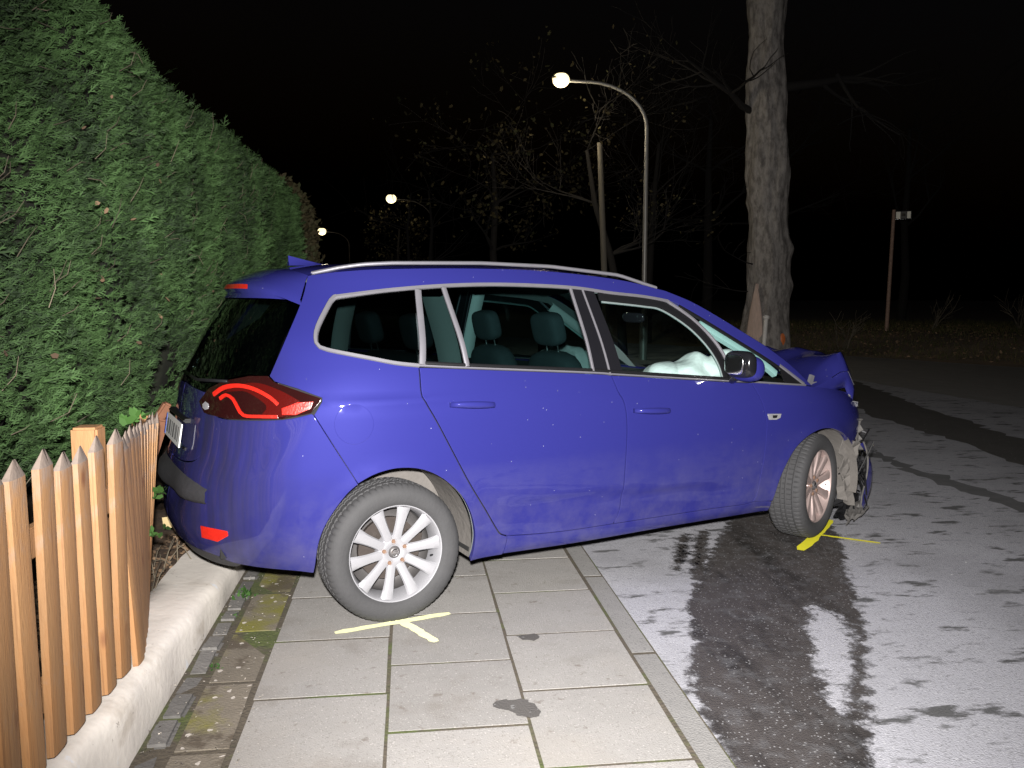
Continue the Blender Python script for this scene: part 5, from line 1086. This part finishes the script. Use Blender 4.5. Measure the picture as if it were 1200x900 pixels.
# scar: a lens-shaped bare patch facing the road
m = MB(); rows = []; fa = math.atan2(-ty, -tx)
for i in range(15):
    z = .25+1.65*i/14; w_ = .34*(1-(i/14)**2.2)+.01
    rows.append([(-.05+(.60+.03-.012*z+.09*math.exp(-z/.6)+.03*math.sin(6*q_+z*3)*.3)*math.cos(fa-.38+q_*w_), (.64-.012*z+.09*math.exp(-z/.6))*math.sin(fa-.38+q_*w_), z) for q_ in np.linspace(-1,1,11)])
m.grid(rows); o = m.build('bare_scar', M['bare_wood'], tree, smooth=True); s_ = o.modifiers.new('t','SOLIDIFY'); s_.thickness = .06; s_.offset = -1
def limb(mb, p, d, L_, r0, depth, rr_, seg=5, drop=0, leaves=None, spread=.6, minr=.006):
    pts = [p]; rad = [r0]; q = Vector(p); dd = Vector(d).normalized()
    for i in range(seg):
        dd = (dd+Vector((rr_.gauss(0,.16), rr_.gauss(0,.16), rr_.gauss(.02-drop,.12)))).normalized(); q = q+dd*L_/seg; pts.append(q.copy()); rad.append(max(minr, r0*(1-.72*(i+1)/seg)))
    mb.tube(pts, rad, 7 if r0 > .05 else (5 if r0 > .02 else 3), False)
    if depth > 0:
        for i in range(2, seg+1):
            for _ in range(2 if depth > 1 else rr_.choice((1,2,2))):
                nd = (dd+Vector((rr_.gauss(0,spread), rr_.gauss(0,spread), rr_.gauss(.1,spread*.7)))).normalized(); limb(mb, pts[i], nd, L_*rr_.uniform(.42,.68), rad[i]*.62, depth-1, rr_, seg, drop, leaves, spread, minr)
    elif leaves is not None: leaves.append(pts[-1].copy()); leaves.append(pts[-2].copy())
m = MB(); rr_ = random.Random(31)
limb(m, (.35,.0,6.9), (1,-.3,.25), 2.6, .13, 1, rr_, 6, .02, None, .5); limb(m, (1.6,-.2,7.2), (.5,-.1,-.9), 2.3, .06, 1, rr_, 7, .06)
limb(m, (-.4,0,6.2), (-1,0,.4), 2.6, .10, 2, rr_, 5); limb(m, (0,0,10.2), (.2,.2,1), 3.5, .22, 2, rr_, 5); limb(m, (-.5,-.2,2.4), (-1,-.3,.2), 1.3, .02, 1, rr_, 5); limb(m, (-.5,0,1.7), (-1,-.2,.05), 1.4, .018, 1, rr_, 5)
tag(m.build('branches', M['bark_dark'], tree, smooth=True),kind='stuff')
# white marker post and orange reflector beside the trunk
def cyl_post(x, y, z0, h, r0, lean=(0,0)): m = MB(); m.tube([(0,0,0),(lean[0]*.5,lean[1]*.5,h*.5),(lean[0],lean[1],h)],[r0,r0,r0],12); return m
wp = empty('marker_post', (8.78,20.1,gz(8.78,20.1))); tag(wp, 'thin white marker post standing in front of the old tree', 'post')
m = cyl_post(0,0,0,1.10,.055,(.06,0)); m.build('post', M['white_post'], wp, smooth=True, auto=40); m = MB(); m.lathe([(.001,1.12),(.05,1.115),(.085,1.08),(.075,1.03),(.058,1.01)],16,'z'); o = m.build('cap', M['white_post'], wp, smooth=True); o.location = (.06,0,0); m = MB(); m.lathe([(.058,.30),(.059,.315)],12,'z'); m.build('band', M['black'], wp).location = (.016,0,0)
m = MB(); rows = [[(.08*math.cos(a)*b_, .03*b_, .16*math.sin(a)*b_) for b_ in (0,.6,1)] for a in np.linspace(0,6.2832,15)]; m.grid(rows); m.box((0,.03,0),(.05,.04,.1)); o = m.build('reflector', M['orange'], smooth=True); o.location = (9.50,20.55,gz(9.5,20.55)+.48); tag(o, 'small orange reflector low on the right side of the trunk', 'reflector')
# sign pole
sx, sy = 14.95, 24.9
sp_ = empty('sign_pole', (sx,sy,gz(sx,sy))); tag(sp_, 'slim rusty pole carrying a small white sign at its top', 'sign pole')
m = MB(); m.tube([(-.03,0,0),(0,0,1.9),(.03,0,3.75)],[.06,.055,.05],12); m.build('pole', M['rusty'], sp_, smooth=True, auto=40)
def face(o, px): o.rotation_euler = (0,0,-math.atan2(px[0],px[1]))
m = MB(); m.box((.30,0,3.58),(.46,.03,.26)); sg = m.build('sign_board', M['gloss_black'], sp_, bevel=.004); m = MB(); m.box((.155,-.02,3.58),(.12,.012,.20)); m.box((.455,-.02,3.58),(.10,.012,.20)); m.box((.30,-.02,3.585),(.20,.008,.19)); 
m = MB(); m.box((.155,-.02,3.58),(.12,.012,.20)); m.box((.455,-.02,3.58),(.10,.012,.20)); m.build('white_field', mat('sign white',(.95,.93,.80),.4), sg); m = MB(); m.box((.305,-.018,3.58),(.18,.008,.21)); m.tube([(.30,-.03,3.55),(.31,-.03,3.62)],.05,10); m.build('dark_emblem', mat('sign emblem',(.05,.045,.035),.5), sg); face(sp_, (sx,sy))
# low shrubs on the verge
def shrub(x_, y_, n, h, lab, seed):
    e = empty('bare_shrub', (x_,y_,gz(x_,y_))); tag(e, lab, 'shrub'); rr_ = random.Random(seed); m = MB()
    for k in range(n): limb(m, (rr_.gauss(0,.06), rr_.gauss(0,.06), -.02), (rr_.gauss(0,.45), rr_.gauss(0,.4), 1), h*rr_.uniform(.6,1.1), .018, 1, rr_, 4)
    tag(m.build('stems', M['twig'], e),kind='stuff')
shrub(16.7,25.2,7,.9,'small bare pale shrub right of the sign pole',61); shrub(12.2,22.4,9,.8,'dark bare shrub on the verge between tree and sign pole',62); shrub(19.5,25.0,9,.9,'faint bare shrub at the far right edge of the verge',63)
# ---- street lamps
M['lampglow'] = mat('lamp bowl', (1,.93,.75), .4, emit=(1,.82,.46), es=1.9)
def street_lamp(x, y, hgt, arm, rz, lab, e, bowl=.27, pm='galv'):
    z0 = gz(x,y); L_ = empty('street_lamp', (x,y,z0), rz); tag(L_, lab, 'street lamp', 'street lamps along the road')
    m = MB(); pts = [(0,0,0),(0,0,hgt*.5),(0,0,hgt-1.2)]; rad = [.068,.058,.048]
    for k in range(1,10): a = R(9.5*k); pts.append((-(1-math.cos(a))*arm*.75, 0, hgt-1.2+1.05*math.sin(a))); rad.append(.045-.001*k)
    pts.append((-arm, 0, hgt-.13)); rad.append(.035); m.tube(pts, rad, 12); m.build('pole', M[pm], L_, smooth=True, auto=50)
    m = MB(); m.tube([(0,0,.0),(0,0,1.1)],.10,12); m.build('pole_base', M['galv'], L_, smooth=True, auto=40)
    m = MB(); m.grid([[(-arm-.30+.42*t*.9, .17*math.sin(math.pi*min(1,t*.8+.2))*math.cos(a), hgt-.10+.09*math.sin(a)*math.sin(math.pi*min(1,t*.8+.2))) for a in np.linspace(0,math.pi,9)] for t in np.linspace(0,1,9)]); hd = m.build('lamp_head', M['galv'], L_, smooth=True)
    m = MB(); m.grid([[(-arm-.10+bowl*math.cos(a)*math.sin(b), bowl*math.sin(a)*math.sin(b), hgt-.12-bowl*.85*math.cos(b)) for a in np.linspace(0,2*math.pi,25)] for b in np.linspace(0,math.pi*.8,12)]); m.build('lamp_bowl', M['lampglow'], hd, smooth=True)
    l = bpy.data.lights.new('street_light','POINT'); l.energy = e; l.color = (1,.86,.6); l.shadow_soft_size = .3; lo = bpy.data.objects.new('street_light', l); COL.objects.link(lo); c, s = math.cos(rz), math.sin(rz); lo.location = (x+c*(-arm-.1), y+s*(-arm-.1), z0+hgt-.85)
street_lamp(5.68,20.0,6.75,1.95,R(-4),'nearest lit street lamp on a curved pole above the minivan', 110, .20)
street_lamp(1.3,45,6.25,2.0,R(0),'second lit street lamp, small above the rear of the roof', 60,.27,'bark_dark')
street_lamp(-4.5,68,6.25,2.0,R(0),'farthest lit street lamp, tiny beside the brown hedge', 60,.33,'bark_dark')
# wooden utility pole with climbing twigs
up_ = empty('utility_pole', (4.92,20.6,gz(4.92,20.6))); tag(up_, 'leaning wooden utility pole standing left of the nearest lamp', 'utility pole')
m = MB(); m.tube([(0,0,0),(-.11,0,2.6),(-.24,0,5.3)],[.085,.075,.065],10); m.build('pole', M['pole_wood'], up_, smooth=True, auto=50)
# ---- bare trees and twiggy crowns around the lamps
def bare_tree(x_, y_, h, r0, lab, seed, lean=(0,0), depth=3, leaves=0, lmat='beech', grp='bare trees beyond the road', lsize=.12):
    e = empty('bare_tree', (x_,y_,gz(x_,y_))); tag(e, lab, 'tree', grp); rr_ = random.Random(seed); m = MB(); lv = []
    pts = [Vector((lean[0]*t*h, lean[1]*t*h, t*h))+Vector((rr_.gauss(0,.06),rr_.gauss(0,.06),0))*(t > 0) for t in (0,.2,.4,.6,.8)]; m.tube(pts,[r0,r0*.85,r0*.7,r0*.55,r0*.35],9,False); m.build('trunk', M['bark_dark'], e, smooth=True)
    m = MB()
    for i in range(2,5):
        for _ in range(3): limb(m, pts[i], (rr_.gauss(0,1), rr_.gauss(0,1), rr_.uniform(.2,1.1)), h*rr_.uniform(.22,.36), r0*.42*(1.1-.2*i), depth-1, rr_, 4, 0, lv, .7)
    tag(m.build('branches', M['bark_dark'], e),kind='stuff')
    if leaves and lv:
        r2 = np.random.default_rng(seed); idx = r2.integers(0,len(lv),leaves); P = np.array([lv[i][:] for i in idx])+r2.normal(0,.16,(leaves,3)); scatter('crown', P, r2.normal(0,1,(leaves,3)), r2.normal(0,1,(leaves,3)), lsize*r2.uniform(.6,1.4,leaves), 'beech', M[lmat], e, seed)
bare_tree(5.6,21.6,6.6,.13,'leaning bare tree with lit twigs right under the nearest lamp',71,(-.20,0),3,260,'beech','trees by the nearest lamp',.09)
bare_tree(2.7,27.0,7.5,.16,'dark leafy tree faintly lit left of the nearest lamp',72,(.02,0),3,900,'beech','trees by the nearest lamp',.13)
bare_tree(7.8,27,8,.15,'bare tree in the dark between lamp pole and old tree',73,(.04,0),3)
bare_tree(.9,33,7,.10,'thin bare trunk far behind the roof, right one of a pair',74,(0,0),2); bare_tree(.1,34,7,.09,'thin bare trunk far behind the roof, left one of a pair',75,(0,0),2)
bare_tree(12.0,33,10,.22,'dark bare tree in the wood right behind the old tree',76); bare_tree(16,36,11,.22,'dark bare tree in the wood behind the sign pole',77); bare_tree(21,34,10,.2,'dark bare tree in the wood at the far right',78)
bare_tree(-.5,48,6,.12,'small twiggy tree lit under the second lamp',79,(0,0),3,500,'beech','trees by the nearest lamp',.16)
